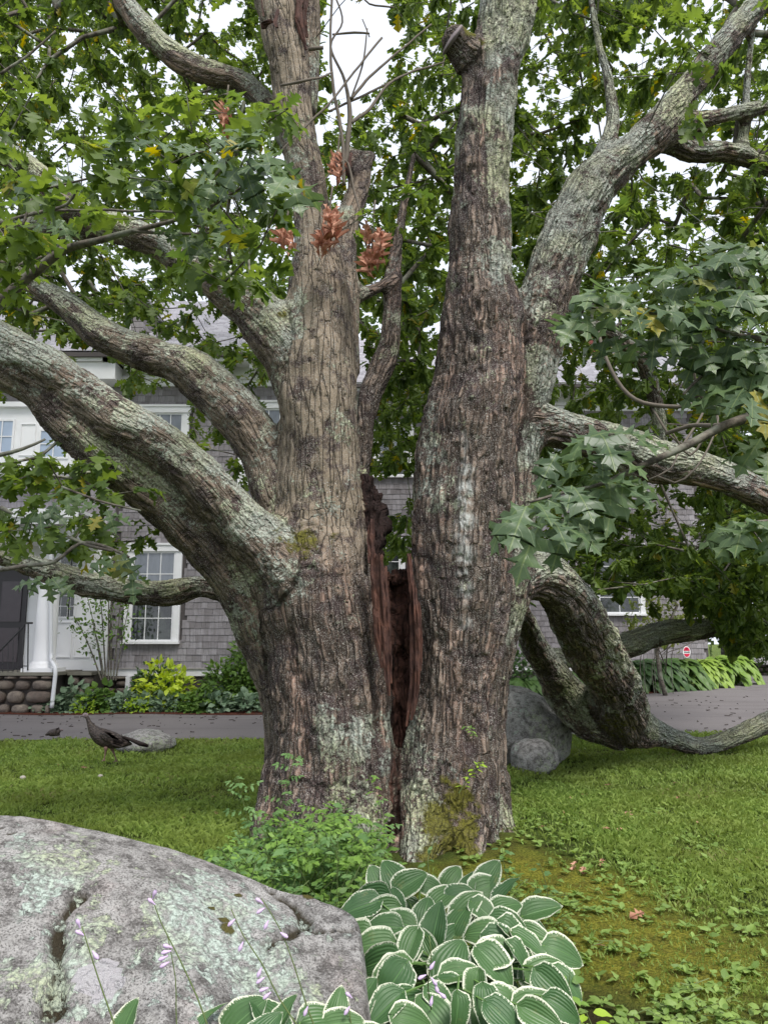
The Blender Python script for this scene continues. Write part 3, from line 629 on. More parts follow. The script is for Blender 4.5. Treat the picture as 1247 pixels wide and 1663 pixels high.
def build_trunk():
    mb = MB()
    for k, S in SK.items():
        V, F = tube_mesh(S[:, :3], S[:, 3] + .02, 20); mb.add(V, F)
    me = mb.mesh('tmp', None); o = link('tmp', me)
    md = o.modifiers.new('r', 'REMESH'); md.mode = 'VOXEL'; md.voxel_size = .041; md.adaptivity = 0
    dg = bpy.context.evaluated_depsgraph_get(); m2 = bpy.data.meshes.new_from_object(o.evaluated_get(dg))
    bpy.data.objects.remove(o)
    n = len(m2.vertices); P = np.empty(n * 3, np.float32); m2.vertices.foreach_get('co', P); P = P.reshape(-1, 3).astype(float)
    for it in range(3):
        N = np.empty(n * 3, np.float32); m2.vertices.foreach_get('normal', N); N = N.reshape(-1, 3)
        P = P - N * np.clip(tree_sdf(P), -.08, .08)[:, None] * (1, .9, .8)[it]
        m2.vertices.foreach_set('co', P.astype(np.float32).ravel()); m2.update()
    m2.vertices.foreach_set('co', P.astype(np.float32).ravel())
    o = link('tmp', m2); s = o.modifiers.new('s', 'SUBSURF'); s.subdivision_type = 'CATMULL_CLARK'; s.levels = 1; s.render_levels = 1
    dg = bpy.context.evaluated_depsgraph_get(); m3 = bpy.data.meshes.new_from_object(o.evaluated_get(dg)); bpy.data.objects.remove(o)
    n = len(m3.vertices); P = np.empty(n * 3, np.float32); m3.vertices.foreach_get('co', P); P = P.reshape(-1, 3).astype(float)
    N = np.empty(n * 3, np.float32); m3.vertices.foreach_get('normal', N); N = N.reshape(-1, 3).astype(float)
    # bark coordinates from the nearest limb
    bc = np.zeros((n, 3)); best = np.full(n, 9.0); rad = np.zeros(n); rot = np.zeros(n); off = 0; smooth = np.zeros(n)
    SM = {'left_trunk': .8, 'back_twin': .6, 'top_twin': .6, 'left_top': .3, 'left_flank': .35, 'left_low': .35, 'left_mid': .5, 'left_high': .4}
    for k, S in SK.items():
        d, bi, bt = limb_sdf(P, k, .2, True); m = d < best; best[m] = d[m]
        T, Nn, B = frames(S[:, :3]); arc = np.concatenate([[0], np.cumsum(np.linalg.norm(np.diff(S[:, :3], axis=0), axis=1))])
        i = bi[m]; t = bt[m]; c = S[i, :3] + (S[i + 1, :3] - S[i, :3]) * t[:, None]; o_ = P[m] - c
        bc[m, 0] = (o_ * Nn[i]).sum(1); bc[m, 1] = (o_ * B[i]).sum(1); bc[m, 2] = arc[i] + (arc[i + 1] - arc[i]) * t + off
        rad[m] = S[i, 3] + (S[i + 1, 3] - S[i, 3]) * t; rot[m] = 2.0 if k == 'rot_stub' else 1.0 if k in ROTTEN else 0; smooth[m] = SM.get(k, 0); off += 11.3
    # only the upper part of the left trunk is smooth
    lt = smooth == .8; smooth[lt] = .85 * ss(1.75, 2.6, P[lt, 2] + .25 * fbm(P[lt] * 1.5, 3, 9))
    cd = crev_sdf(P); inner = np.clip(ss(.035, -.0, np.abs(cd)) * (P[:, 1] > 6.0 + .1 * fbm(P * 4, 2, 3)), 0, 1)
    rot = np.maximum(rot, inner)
    big = np.clip(rad / .35, .15, 1)
    D = big * .05 * fbm(P * 1.5, 3, 1) + np.clip(rad / .2, .2, 1) * .02 * fbm(P * 5.5, 3, 4)
    # flutes and plates running along the limb
    q = bc * np.array((9, 9, 1.1)) + .5 * np.stack([vnoise(bc * np.array((3, 3, 1.5)), 11)] * 3, 1)
    D += (1 - smooth) * .022 * big * fbm(q, 2, 21)
    D += (1 - .6 * smooth) * .055 * big * fbm(bc * np.array((3.4, 3.4, .45)) + 3, 2, 24)
    q = bc * np.array((23, 23, 2.6)) + 1.1 * np.stack([vnoise(bc * np.array((7, 7, 4)), 12), vnoise(bc * np.array((7, 7, 4)), 13), 0 * rad], 1)
    f1 = vnoise(q, 31); f2 = vnoise(q * np.array((1.7, 1.7, 1.5)) + 5, 32)
    fur = np.exp(-(f1 / .16) ** 2) + .55 * np.exp(-(f2 / .18) ** 2)
    D -= (1 - .72 * smooth) * .021 * np.clip(rad / .25, .25, 1) * fur
    D += .006 * fbm(P * 38, 2, 41) * (1 - .6 * smooth)
    D += np.minimum(rot, 1.4) * (.07 * fbm(P * np.array((22, 22, 7)), 3, 51))
    for (px, py, Y, r, a) in ((470, 930, 6.1, .16, .05), (480, 990, 6.15, .2, .05), (430, 1010, 6.25, .18, .05), (785, 487, 6.0, .16, .05), (785, 487, 5.98, .085, -.075), (770, 546, 6.0, .055, -.13), (845, 505, 6.3, .12, .05), (495, 895, 6.05, .18, .035), (760, 660, 5.95, .2, .02),
                              (700, 740, 5.95, .12, .03), (270, 585, 6.3, .16, .04), (390, 960, 6.2, .1, .04), (150, 700, 5.7, .25, .05), (60, 600, 5.5, .2, .04), (745, 100, 6.2, .1, .03), (510, 240, 6.3, .05, .03), (476, 285, 6.3, .03, -.02),
                              (498, 130, 6.55, .05, .03), (592, 1030, 6.0, .12, .03), (600, 1110, 6.0, .1, .04), (632, 1180, 6.0, .07, .02)):
        c = at(px, py, Y); D += a * np.exp(-((P - c) ** 2).sum(1) / r ** 2)
    # concentric wrinkles where limbs fold out of the trunk
    for (px, py, Y, r) in ((500, 880, 6.1, .3), (265, 590, 6.35, .18), (785, 500, 6.0, .26)):
        c = at(px, py, Y); dd = np.linalg.norm(P - c, axis=1); D += .010 * np.sin(dd * 75 + 3 * vnoise(P * 4, 6)) * np.exp(-(dd / r) ** 2)
    # cut face of the stub, flat
    P = P + N * D[:, None]
    # ---- painted-on growths, each with its own place
    def blobs(L):
        m = np.zeros(n)
        for px, py, Y, r, w in L:
            c = at(px, py, Y); d = (P - c) / np.array((r, r * 2.2, r if not isinstance(r, tuple) else r)); m = np.maximum(m, w * np.exp(-(d ** 2).sum(1)))
        return m
    moss = blobs([(715, 1335, 5.85, .17, 1.1), (745, 1300, 5.95, .16, 1), (745, 1380, 5.82, .17, 1.2), (700, 1395, 5.75, .13, 1.0), (762, 1345, 5.9, .13, 1), (770, 1410, 5.85, .1, 1), (760, 1250, 6.1, .08, .7), (770, 1300, 6.2, .1, .9), (722, 1270, 6, .06, .7), (490, 880, 6.1, .22, .75), (460, 870, 6.1, .15, .6), (540, 870, 6.1, .12, .5), (460, 500, 6.2, .12, .7), (430, 520, 6.2, .1, .5),
                  (760, 60, 6.2, .12, 1), (780, 75, 6.2, .08, .8), (1000, 1180, 9.8, .5, .6), (985, 1120, 9.2, .35, .35), (905, 1150, 9.6, .3, .45), (430, 760, 6.4, .15, .4), (380, 960, 6.3, .25, .35), (900, 1010, 7.5, .2, .2)])
    white = blobs([(758, y, 5.9, .065 + .02 * math.sin(y), 1.4) for y in range(760, 1080, 28)] + [(748, y, 5.92, .05, .8) for y in range(780, 1000, 30)] + [(755, 700 + 10 * k, 5.9, .05, .7) for k in range(6)] + [(840, y, 6.35, .03, 1) for y in range(740, 900, 26)] + [(828, 560 + 24 * k, 6.0, .03, .8) for k in range(7)] + [(792, y, 6.1, .025, .7) for y in range(940, 1180, 30)])
    cream = blobs([(665, 1265, 5.95, .055, 1.4), (672, 1285, 5.95, .06, 1.5), (655, 1290, 5.95, .05, 1.4), (668, 1245, 5.95, .04, 1.2), (590, 1375, 5.9, .05, 1.3), (582, 1400, 5.9, .045, 1.3), (605, 1360, 5.9, .03, 1), (790, 369, 6, .05, 1.3), (784, 515, 5.95, .035, 1.2), (780, 170, 6, .04, 1)])
    lich = -.15 + .85 * ss(-.15, .25, fbm(P * 1.3 + 3, 3, 61)) + .45 * np.clip(N[:, 2], 0, 1) + .9 * ss(8.5, 10, P[:, 1]) + blobs([(760, 640, 6, .25, .5), (790, 560, 6, .2, .5), (790, 420, 6, .2, .5), (800, 250, 6, .3, .4), (750, 950, 5.9, .3, .5), (720, 1050, 5.9, .2, .5), (560, 1150, 5.95, .3, .15), (470, 700, 6.2, .15, .6), (490, 620, 6.2, .15, .6), (520, 480, 6.2, .2, .5), (930, 330, 6.5, .3, .6), (1000, 260, 6.5, .25, .5), (735, 820, 5.9, .25, .6), (560, 1010, 5.95, .25, .3), (190, 650, 5.7, .3, .5), (380, 640, 6.3, .3, .5), (390, 500, 6.2, .3, .6), (920, 400, 6.4, .35, .5), (1160, 760, 6.8, .5, .8), (740, 750, 5.9, .3, .6), (300, 800, 5.9, .4, .35)])
    lich += 1.05 * ss(.36, .27, rad + .06 * fbm(P * 2.5, 2, 66)) * ss(1.3, 1.9, P[:, 2] + 9 * (P[:, 1] > 7)) * ss(-.35, -.75, P[:, 0] - 9 * (P[:, 0] > .9))
    lich *= (1 - .9 * smooth * (P[:, 2] > 1.9) * (N[:, 2] < .3))
    lich *= ss(-.75, -.1, N[:, 2]) * .75 + .25
    pink = ss(.05, .45, fbm(bc * np.array((5, 5, .8)) + 9, 3, 71)) * .7 + .8 * blobs([(715, y, 6.0, .07, 1) for y in range(480, 900, 40)] + [(725, y, 6.1, .05, 1) for y in range(150, 480, 36)] + [(670, y, 5.95, .06, .8) for y in range(760, 900, 30)])
    redwood = np.maximum(rot * (1 - (P[:, 1] > 6.55)) * .5, blobs([(497, 70, 6.6, .03, 0)]))
    h = .5 * f1
    at_ = {'bc': ('FLOAT_VECTOR', bc), 'm_moss': ('FLOAT', np.clip(moss, 0, 1.5)), 'm_white': ('FLOAT', white), 'm_cream': ('FLOAT', cream), 'm_rot': ('FLOAT', rot), 'm_lich': ('FLOAT', lich),
           'm_smooth': ('FLOAT', smooth), 'm_pink': ('FLOAT', np.clip(pink, 0, 1)), 'm_fur': ('FLOAT', fur * (1 - .5 * smooth))}
    m3.vertices.foreach_set('co', P.astype(np.float32).ravel())
    for k in list(m3.attributes.keys()):
        pass
    for k, (t, a) in at_.items():
        x = m3.attributes.new(k, t, 'POINT'); x.data.foreach_set('vector' if t == 'FLOAT_VECTOR' else 'value', np.asarray(a, np.float32).ravel())
    m3.polygons.foreach_set('use_smooth', np.ones(len(m3.polygons), bool)); m3.materials.clear(); m3.materials.append(M_BARK); m3.name = 'trunk'; m3.update()
    print('trunk verts', n, 'faces', len(m3.polygons))
    return m3
def mat_bark():
    m = NM('oak_bark'); p = m.pos(); bc = m.attr('bc', True)
    warp = m.noise(m.mapv(bc, (1, 1, .5)), 9, 3, .6, col=True)
    q = m.vadd(m.mapv(bc, (1, 1, .12)), m.mapv(warp, (.08, .08, .02)))
    ve = m.voro(q, 19, 'DISTANCE_TO_EDGE')
    crack = m.ramp(ve, [(0, 1), (.06, .75), (.22, 0)])
    sm = m.attr('m_smooth'); fur = m.attr('m_fur')
    # thin cracks of smooth bark (few, long)
    q2 = m.vadd(m.mapv(bc, (1, 1, .10)), m.mapv(warp, (.025, .025, .0)))
    ve2 = m.voro(q2, 17, 'DISTANCE_TO_EDGE'); crack2 = m.ramp(ve2, [(0, 1), (.03, .3), (.07, 0)])
    ringn = m.noise(m.mapv(bc, (2, 2, 60)), 1.6, 3, .6)
    n1 = m.noise(p, 2.2, 5, .6); n2 = m.noise(q, 55, 5, .7); n3 = m.noise(p, 70, 3, .65)
    rough_c = m.mix(m.ramp(n2, [(.3, 0), (.72, 1)]), (.065, .045, .034), (.30, .225, .175))
    rough_c = m.mix(m.ramp(n1, [(.38, 0), (.66, .55)]), rough_c, (.17, .14, .115))
    rough_c = m.mix(m.math('MULTIPLY', m.attr('m_pink'), .75), rough_c, m.mix(n2, (.25, .145, .11), (.45, .30, .235)))
    vc = m.n('ShaderNodeSeparateColor'); m.l(m.voro(q, 19, out='Color'), vc.inputs[0]); rough_c = m.hsv(rough_c, .5, 1.0, m.math('MULTIPLY_ADD', vc.outputs[0], .45, .78))
    smooth_c = m.mix(m.ramp(n1, [(.3, 0), (.7, 1)]), (.19, .155, .11), (.33, .27, .20))
    vc = m.n('ShaderNodeSeparateColor'); m.l(m.voro(q, 19, out='Color'), vc.inputs[0]); rough_c = m.hsv(rough_c, .5, 1.0, m.math('MULTIPLY_ADD', vc.outputs[0], .45, .78))
    smooth_c = m.mix(m.ramp(ringn, [(.5, 0), (.75, .4)]), smooth_c, (.13, .10, .07))
    c = m.mix(sm, rough_c, smooth_c)
    ck = m.mix(sm, crack, crack2)
    ckf = m.math('MAXIMUM', m.math('MULTIPLY', ck, .85), m.math('MULTIPLY', m.ramp(fur, [(.25, 0), (.9, 1)]), .8), clamp=True)
    c = m.mix(ckf, c, (.022, .017, .015))
    # dark algae blotches
    na = m.noise(p, 3.6, 6, .7); c = m.mix(m.ramp(na, [(.51, 0), (.58, .85)]), c, m.mix(n3, (.022, .016, .015), (.085, .06, .06)))
    # lichen: broad patches broken into crusts
    lm = m.attr('m_lich'); nb = m.noise(p, 5.5, 6, .72); nc = m.noise(m.vadd(p, (7, 3, 1)), 30, 4, .75); vd = m.voro(p, 55, out='Distance')
    thr = m.math('ADD', m.math('MULTIPLY', nb, .65), m.math('MULTIPLY', nc, .5)); thr = m.math('MULTIPLY_ADD', lm, .15, thr); thr = m.math('MULTIPLY_ADD', m.math('SUBTRACT', m.noise(m.vadd(p, (11, 5, 2)), 2.6, 4, .6), .5), .55, thr)
    lk = m.ramp(thr, [(.70, 0), (.722, 1)]); lk = m.math('MULTIPLY', lk, m.ramp(vd, [(.45, 1), (.8, .25)]))
    lk = m.math('MULTIPLY', lk, m.math('SUBTRACT', 1.0, m.math('MULTIPLY', ckf, .55)))
    hue = m.noise(m.vadd(p, (2, 9, 4)), 1.9, 4); lcol = m.mix(m.ramp(hue, [(.42, 0), (.62, 1)]), (.46, .51, .45), (.52, .55, .33)); lcol = m.mix(m.ramp(n3, [(.35, .6), (.65, 0)]), lcol, (.17, .20, .15))
    c = m.mix(lk, c, lcol)
    # small white dots
    vs_ = m.voro(p, 48, out='Distance'); vcs = m.voro(p, 48, out='Color'); sep = m.n('ShaderNodeSeparateColor'); m.l(vcs, sep.inputs[0])
    dots = m.math('MULTIPLY', m.math('MULTIPLY', m.ramp(vs_, [(.16, 1), (.3, 0)]), m.ramp(sep.outputs[0], [(.6, 0), (.65, .8)])), m.ramp(m.noise(p, 4.5, 4, .7), [(.48, 0), (.6, 1)]))
    c = m.mix(dots, c, (.46, .46, .42))
    vs3 = m.voro(p, 110, out='Distance'); c = m.mix(m.ramp(m.math('MULTIPLY_ADD', nb, -.62, vs3), [(-.08, .6), (.0, 0)]), c, (.42, .40, .37))
    # white crust streak, cream lichen
    wv = m.math('MULTIPLY', m.attr('m_white'), m.ramp(m.noise(m.mapv(p, (1, 1, .5)), 26, 5, .7), [(.3, 1), (.62, .15)])); c = m.mix(m.ramp(wv, [(.1, 0), (.6, .85)]), c, (.50, .52, .50))
    cv = m.math('MULTIPLY', m.attr('m_cream'), m.ramp(m.noise(p, 34, 4, .7), [(.36, 0), (.52, 1)])); cv = m.ramp(cv, [(.35, 0), (.5, 1)]); c = m.mix(cv, c, (.58, .63, .46))
    # moss
    nm_ = m.noise(p, 16, 5, .7); mv = m.ramp(m.math('MULTIPLY_ADD', nm_, 1.3, m.math('SUBTRACT', m.attr('m_moss'), .85)), [(.3, 0), (.5, .92)])
    c = m.mix(mv, c, m.mix(m.ramp(n3, [(.3, 0), (.7, 1)]), (.055, .05, .012), (.17, .165, .02)))
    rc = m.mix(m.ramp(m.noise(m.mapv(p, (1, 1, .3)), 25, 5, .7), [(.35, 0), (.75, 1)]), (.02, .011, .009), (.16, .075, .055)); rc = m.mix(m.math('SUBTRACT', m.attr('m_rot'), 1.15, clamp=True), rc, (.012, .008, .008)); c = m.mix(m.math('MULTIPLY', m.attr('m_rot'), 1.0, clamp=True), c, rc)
    h = m.math('MULTIPLY_ADD', ckf, -1.0, m.math('MULTIPLY', n2, .45)); h = m.math('MULTIPLY_ADD', lk, .28, h); h = m.math('MULTIPLY_ADD', cv, .35, h); h = m.math('MULTIPLY_ADD', mv, .4, h); h = m.math('MULTIPLY_ADD', n3, .22, h)
    return m.done(m.bsdf(c, .88, m.bump(h, 1.0, .026), .22))
M_BARK = mat_bark()
def mat_twig():
    m = NM('twig_bark'); p = m.pos(); n = m.noise(p, 25, 5, .7); n2 = m.noise(p, 6, 4)
    c = m.mix(m.ramp(n, [(.35, 0), (.65, 1)]), (.05, .042, .036), (.17, .15, .125)); c = m.mix(m.ramp(n2, [(.5, 0), (.65, .7)]), c, (.26, .28, .22))
    return m.done(m.bsdf(c, .9, m.bump(n, .6, .006), .2))
M_TWIG = mat_twig()
M_DEAD = simple('dead_twig', (.13, .11, .09), .9, 20, .35)
oak = empty('oak_tree', at(640, 1400, 6.4) * np.array((1, 1, 0)), 'huge old spreading oak with split lichen-covered trunk and low limbs', 'tree')
oak.location = (0, 0, 0)
trunk = link('trunk', build_trunk(), oak)
# splintered red heartwood beside the split, cut cap, torn wound
def mat_redwood():
    m = NM('raw_heartwood'); p = m.pos(); n = m.noise(m.mapv(p, (1, 1, .08)), 70, 5, .7); n2 = m.noise(p, 8, 5, .6)
    c = m.mix(m.ramp(n, [(.3, 0), (.72, 1)]), (.035, .015, .012), (.21, .095, .065)); c = m.mix(m.ramp(n2, [(.42, .75), (.66, 0)]), c, (.035, .018, .016))
    return m.done(m.bsdf(c, .75, m.bump(n, 1, .015), .3))
M_RED = mat_redwood()
def splinter(pts, wx, wy, seed, jag=.02):
    """jagged strips of torn wood; pts: centre line in photo coords (px, py, Y, widthpx)"""
    C = [(*at(a, b, y), w * mpp(at(a, b, y)) / 2) for a, b, y, w in pts]; S = catmull(C, .022); V = []; F = []; n = 14; r = np.random.default_rng(seed); ph = r.random(n) * 9
    q_ = fbm(np.array([(k * 1.9, s[2] * 9, seed) for s in S for k in range(n)]), 3, seed).reshape(len(S), n); off = r.random(n) * .07
    for i, s in enumerate(S):
        top = i > len(S) - 5 if S[-1][2] > S[0][2] else i < 4
        for k in range(n):
            a = 2 * math.pi * k / n; q = 1 + .75 * q_[i, k] + .25 * math.sin(ph[k])
            V.append((s[0] + math.cos(a) * s[3] * q * wx, s[1] + math.sin(a) * s[3] * q * wy * .6, s[2] + (off[k] * (jag / .02) if top else 0)))
    for i in range(len(S) - 1):
        for k in range(n): F.append((i * n + k, i * n + (k + 1) % n, (i + 1) * n + (k + 1) % n, (i + 1) * n + k))
    F.append(tuple(range(n))); F.append(tuple((len(S) - 1) * n + k for k in range(n)))
    return link('splinter', mesh_np('splinter', V, F, M_RED, False), oak)
for k, pts in enumerate(([(606, 905, 6.03, 9), (609, 960, 6.0, 12), (613, 1030, 6.0, 10), (620, 1085, 6.0, 6)], [(615, 912, 6.0, 11), (617, 950, 5.99, 13), (622, 1010, 5.99, 10), (627, 1080, 6.0, 8), (632, 1130, 6.0, 4)], [(623, 930, 6.03, 7), (627, 980, 6.02, 9), (631, 1050, 6.03, 8), (634, 1110, 6.04, 4)],
                          [(664, 912, 6.06, 6), (668, 950, 6.02, 8), (670, 990, 6.04, 5)], [(672, 960, 6.0, 5), (676, 1000, 5.98, 9), (678, 1060, 6.0, 9), (676, 1120, 6.02, 8), (668, 1170, 6.02, 4)], [(668, 990, 6.05, 7), (670, 1060, 6.05, 10), (668, 1120, 6.06, 8), (660, 1180, 6.05, 4)], [(681, 990, 6.0, 3), (684, 1040, 6.02, 5), (682, 1090, 6.02, 4)],
                          [(604, 850, 6.3, 8), (602, 880, 6.3, 11), (603, 915, 6.25, 8)])): splinter(pts, .95, 2.0, k + 1)
splinter([(492, -30, 6.36, 10), (484, 20, 6.34, 11), (490, 50, 6.34, 9), (497, 80, 6.36, 4)], 1, 1, 15)
splinter([(498, -10, 6.4, 8), (494, 30, 6.4, 8), (499, 60, 6.42, 4)], 1, 1, 16)
splinter([(428, 46, 6.26, 5), (430, 40, 6.24, 9), (440, 36, 6.2, 6)], 1.2, .8, 17, .01); splinter([(450, 44, 6.17, 5), (447, 34, 6.17, 6), (452, 22, 6.18, 2)], 1.1, .8, 18, .02); splinter([(428, 26, 6.24, 3), (426, 12, 6.24, 2), (424, -5, 6.24, 1)], 1, .8, 19, .02)
splinter([(562, 255, 6.96, 22), (556, 270, 6.9, 26), (560, 284, 6.92, 12)], .8, .5, 8)
mb = MB(); c = at(735, 64, 6.16); nrm = Vector((-.8, -.3, .5)).normalized(); R3 = nrm.to_track_quat('Z', 'Y').to_matrix()
mb.ell(c, (.15, .15, .03), 20, 8, R3, .15, 3); mb.build('cut_cap', simple('weathered_cut_wood', (.20, .165, .17), .6, 14, .3, bump=.01), oak, True)
# ------------------------------------------------------------------ oak leaves
HALF = [(.012, 0), (.03, .06), (.10, .10), (.21, .15), (.12, .20), (.085, .27), (.17, .30), (.33, .33), (.40, .42), (.27, .43), (.15, .45), (.105, .51), (.17, .56), (.34, .63), (.37, .73), (.24, .70), (.12, .70), (.10, .76), (.21, .86), (.11, .87), (.06, .91), (0, 1.0)]
HALF_M = [(.02, 0), (.19, .15), (.08, .26), (.38, .38), (.11, .49), (.36, .68), (.10, .74), (.19, .86), (0, 1.0)]
HALF_F = [(.02, 0), (.22, .18), (.08, .27), (.38, .42), (.10, .52), (.33, .74), (.0, 1.0)]
def leaf_template(half, fold, droop, wave, seed):
    r = random.Random(seed); V = []; F = []; n = len(half)
    for x, y in half: V.append((0, y, 0))
    for s in (-1, 1):
        for x, y in half[:-1]:
            jx = x * (1 + (r.random() - .5) * .22); jy = y + (r.random() - .5) * .02
            V.append((s * jx, jy, 0))
    V = np.array(V); ax = np.abs(V[:, 0])
    V[:, 2] = fold * ax - droop * V[:, 1] ** 2 - .5 * wave * ax ** 2 + wave * .25 * np.sin(V[:, 1] * 14 + seed) * ax * 2
    L = lambda i: n + i; R = lambda i: n + n - 1 + i
    for i in range(n - 1):
        if i < n - 2: F.append((i, i + 1, L(i + 1), L(i))); F.append((i, R(i), R(i + 1), i + 1))
        else: F.append((i, i + 1, L(i))); F.append((i, R(i), i + 1))
    u = np.abs(V[:, 0]); return V, F, np.stack([V[:, 0], V[:, 1], 0 * u], 1)
def tri(F):
    out = []
    for f in F:
        if len(f) == 4: out += [(f[0], f[1], f[2]), (f[0], f[2], f[3])]
        else: out.append(f)
    return np.array(out)
def leaf_flat(half, fold, droop, seed):
    """cheap distant leaf: two folded halves"""
    from mathutils.geometry import tessellate_polygon
    r = random.Random(seed); V = [(0, 0, 0)]; F = []; n = len(half) - 1
    V = [(0, half[0][1], 0), (0, 1, -droop)]
    for s in (-1, 1):
        b = len(V); pts = [(s * x * (1 + (r.random() - .5) * .2), y + (r.random() - .5) * .02) for x, y in half[:-1]]; V += [(x, y, fold * abs(x) - droop * y * y) for x, y in pts]
        ids = [0] + list(range(b, b + n)) + [1]; poly = [Vector((V[i][0], V[i][1], 0)) for i in ids]
        for t in tessellate_polygon([poly]): F.append(tuple(ids[q] for q in t))
    V = np.array(V, float); return V, F, np.stack([V[:, 0], V[:, 1], 0 * V[:, 0]], 1)
class Leaves:
    """many leaves gathered into one mesh"""
    def __init__(s, half, seed=0):
        s.T = []
        for k in range(5):
            if len(half) < 8 and half is HALF_F: V, F, U = leaf_flat(half, (.25, -.1, .35, .15, .0)[k], (.25, .45, .1, .6, .3)[k], k + seed)
            else: V, F, U = leaf_template(half, (.25, -.1, .35, .15, .0)[k], (.25, .45, .1, .6, .3)[k], (.5, .9, .2, .7, .4)[k], k + seed)
            s.T.append((V, tri(F), U))
        s.items = []
    def add(s, O, A, N, S, tint): s.items.append((O, A, N, S, tint))
    def mesh(s, name, mat):
        O = np.concatenate([i[0] for i in s.items]); A = np.concatenate([i[1] for i in s.items]); N = np.concatenate([i[2] for i in s.items]); S = np.concatenate([i[3] for i in s.items]); T = np.concatenate([i[4] for i in s.items])
        A = A / np.linalg.norm(A, axis=1)[:, None]; X = np.cross(A, N); X /= np.linalg.norm(X, axis=1)[:, None] + 1e-9; N = np.cross(X, A)
        vs_, fs, ts, us = [], [], [], []; base = 0; w = np.arange(len(O)) % 5
        for k, (V, F, U) in enumerate(s.T):
            m = w == k; n = m.sum()
            if not n: continue
            P = O[m][:, None, :] + S[m][:, None, None] * (V[None, :, 0:1] * X[m][:, None, :] + V[None, :, 1:2] * A[m][:, None, :] + V[None, :, 2:3] * N[m][:, None, :])
            vs_.append(P.reshape(-1, 3)); fs.append((F[None] + (np.arange(n) * len(V))[:, None, None] + base).reshape(-1, 3)); base += n * len(V)
            ts.append(np.repeat(T[m], len(V))); us.append(np.tile(U, (n, 1)))
        return mesh_np(name, np.concatenate(vs_), np.concatenate(fs), mat, False, {'tint': ('FLOAT', np.concatenate(ts)), 'luv': ('FLOAT_VECTOR', np.concatenate(us))})
def leaf_mat(name, dark, light, top, trans=.38, veins=False, spec=.35, rough=.5, yellow=True):
    m = NM(name); p = m.pos(); r = m.n('ShaderNodeObjectInfo').outputs['Random']; t = m.math('FRACT', m.math('ADD', m.attr('tint'), r))
    c = m.mix(t, dark, light); n = m.noise(p, 14, 3); c = m.mix(m.ramp(n, [(.35, 0), (.75, .35)]), c, top)
    if yellow: c = m.mix(m.ramp(t, [(.965, 0), (.985, .8)]), c, (.30, .25, .03))
    nr = None
    if veins:
        uv = m.attr('luv', True); sp = m.n('ShaderNodeSeparateXYZ'); m.l(uv, sp.inputs[0]); ax = m.math('ABSOLUTE', sp.outputs[0])
        mid = m.ramp(ax, [(.008, 1), (.02, 0)]); v = m.math('SUBTRACT', sp.outputs[1], m.math('MULTIPLY', ax, .95)); w = m.math('PINGPONG', m.math('ADD', v, .045), .075)
        lat = m.ramp(w, [(.0, .55), (.012, 0)]); vv = m.math('MAXIMUM', mid, lat); c = m.mix(m.math('MULTIPLY', vv, .6), c, (.20, .26, .10))
        sp2 = m.noise(p, 120, 3, .7); c = m.mix(m.ramp(sp2, [(.62, 0), (.7, .35)]), c, (.22, .24, .16)); nr = m.bump(m.math('ADD', vv, m.math('MULTIPLY', n, .6)), .35, .004)
    b = m.bsdf(c, rough, nr, spec); tr = m.n('ShaderNodeBsdfTranslucent'); m.l(m.hsv(c, .485, 1.15, 1.7), tr.inputs[0])
    x = m.n('ShaderNodeMixShader'); x.inputs[0].default_value = trans; m.l(b, x.inputs[1]); m.l(tr.outputs[0], x.inputs[2]); return m.done(x.outputs[0])
M_LEAF = leaf_mat('oak_leaf', (.055, .10, .024), (.155, .225, .045), (.13, .19, .06), .5)
M_LEAF_NEAR = leaf_mat('oak_leaf_near', (.055, .095, .045), (.11, .175, .065), (.13, .18, .11), .30, True, .45, .42)
M_LEAF_DARK = leaf_mat('shade_leaf', (.03, .055, .02), (.075, .115, .03), (.07, .10, .045), .25, yellow=False)
M_DEADLEAF = leaf_mat('dead_oak_leaf', (.42, .21, .14), (.62, .36, .26), (.5, .28, .2), .2, spec=.2, rough=.7, yellow=False)

def rnd(n): return RNG.random(n)
def unit(v): return v / (np.linalg.norm(v, axis=-1, keepdims=True) + 1e-9)
def cluster_leaves(P, D, per, size, flat=.5, droop=.25):
    """P cluster tips (n,3), D twig directions; per leaves each; returns leaf arrays"""
    n = len(P); k = per; D = unit(D)
    Pn = np.repeat(P, k, 0); Dn = np.repeat(D, k, 0)
    a = rnd(n * k) * 2 * np.pi; sp = .5 + 1.0 * rnd(n * k)
    h = np.cross(Dn, np.array((0, 0, 1.))); h = unit(h + 1e-6); v = np.cross(h, Dn)
    dirs = Dn * np.cos(sp)[:, None] + (h * np.cos(a)[:, None] + v * (np.sin(a) * flat)[:, None]) * np.sin(sp)[:, None]
    dirs[:, 2] -= droop * (.4 + rnd(n * k)); dirs = unit(dirs)
    nor = np.array((0, 0, 1.)) + (RNG.random((n * k, 3)) - .5) * 1.1
    O = Pn - Dn * (rnd(n * k) * .10)[:, None] + dirs * .02
    S = size * (.65 + .6 * rnd(n * k)); return O, dirs, nor, S, rnd(n * k)
def region(n, x0, x1, y0, y1, Y0, Y1, gaps=()):
    out = []
    while len(out) < n:
        px = RNG.uniform(x0, x1); py = RNG.uniform(y0, y1); Y = RNG.uniform(Y0, Y1)
        if any(((px - gx) / rx) ** 2 + ((py - gy) / ry) ** 2 < 1 for gx, gy, rx, ry in gaps): continue
        out.append(at(px, py, Y))
    return np.array(out)
def clump_filter(P, scale, thr, seed):
    return P[fbm(P * scale, 3, seed) > thr]
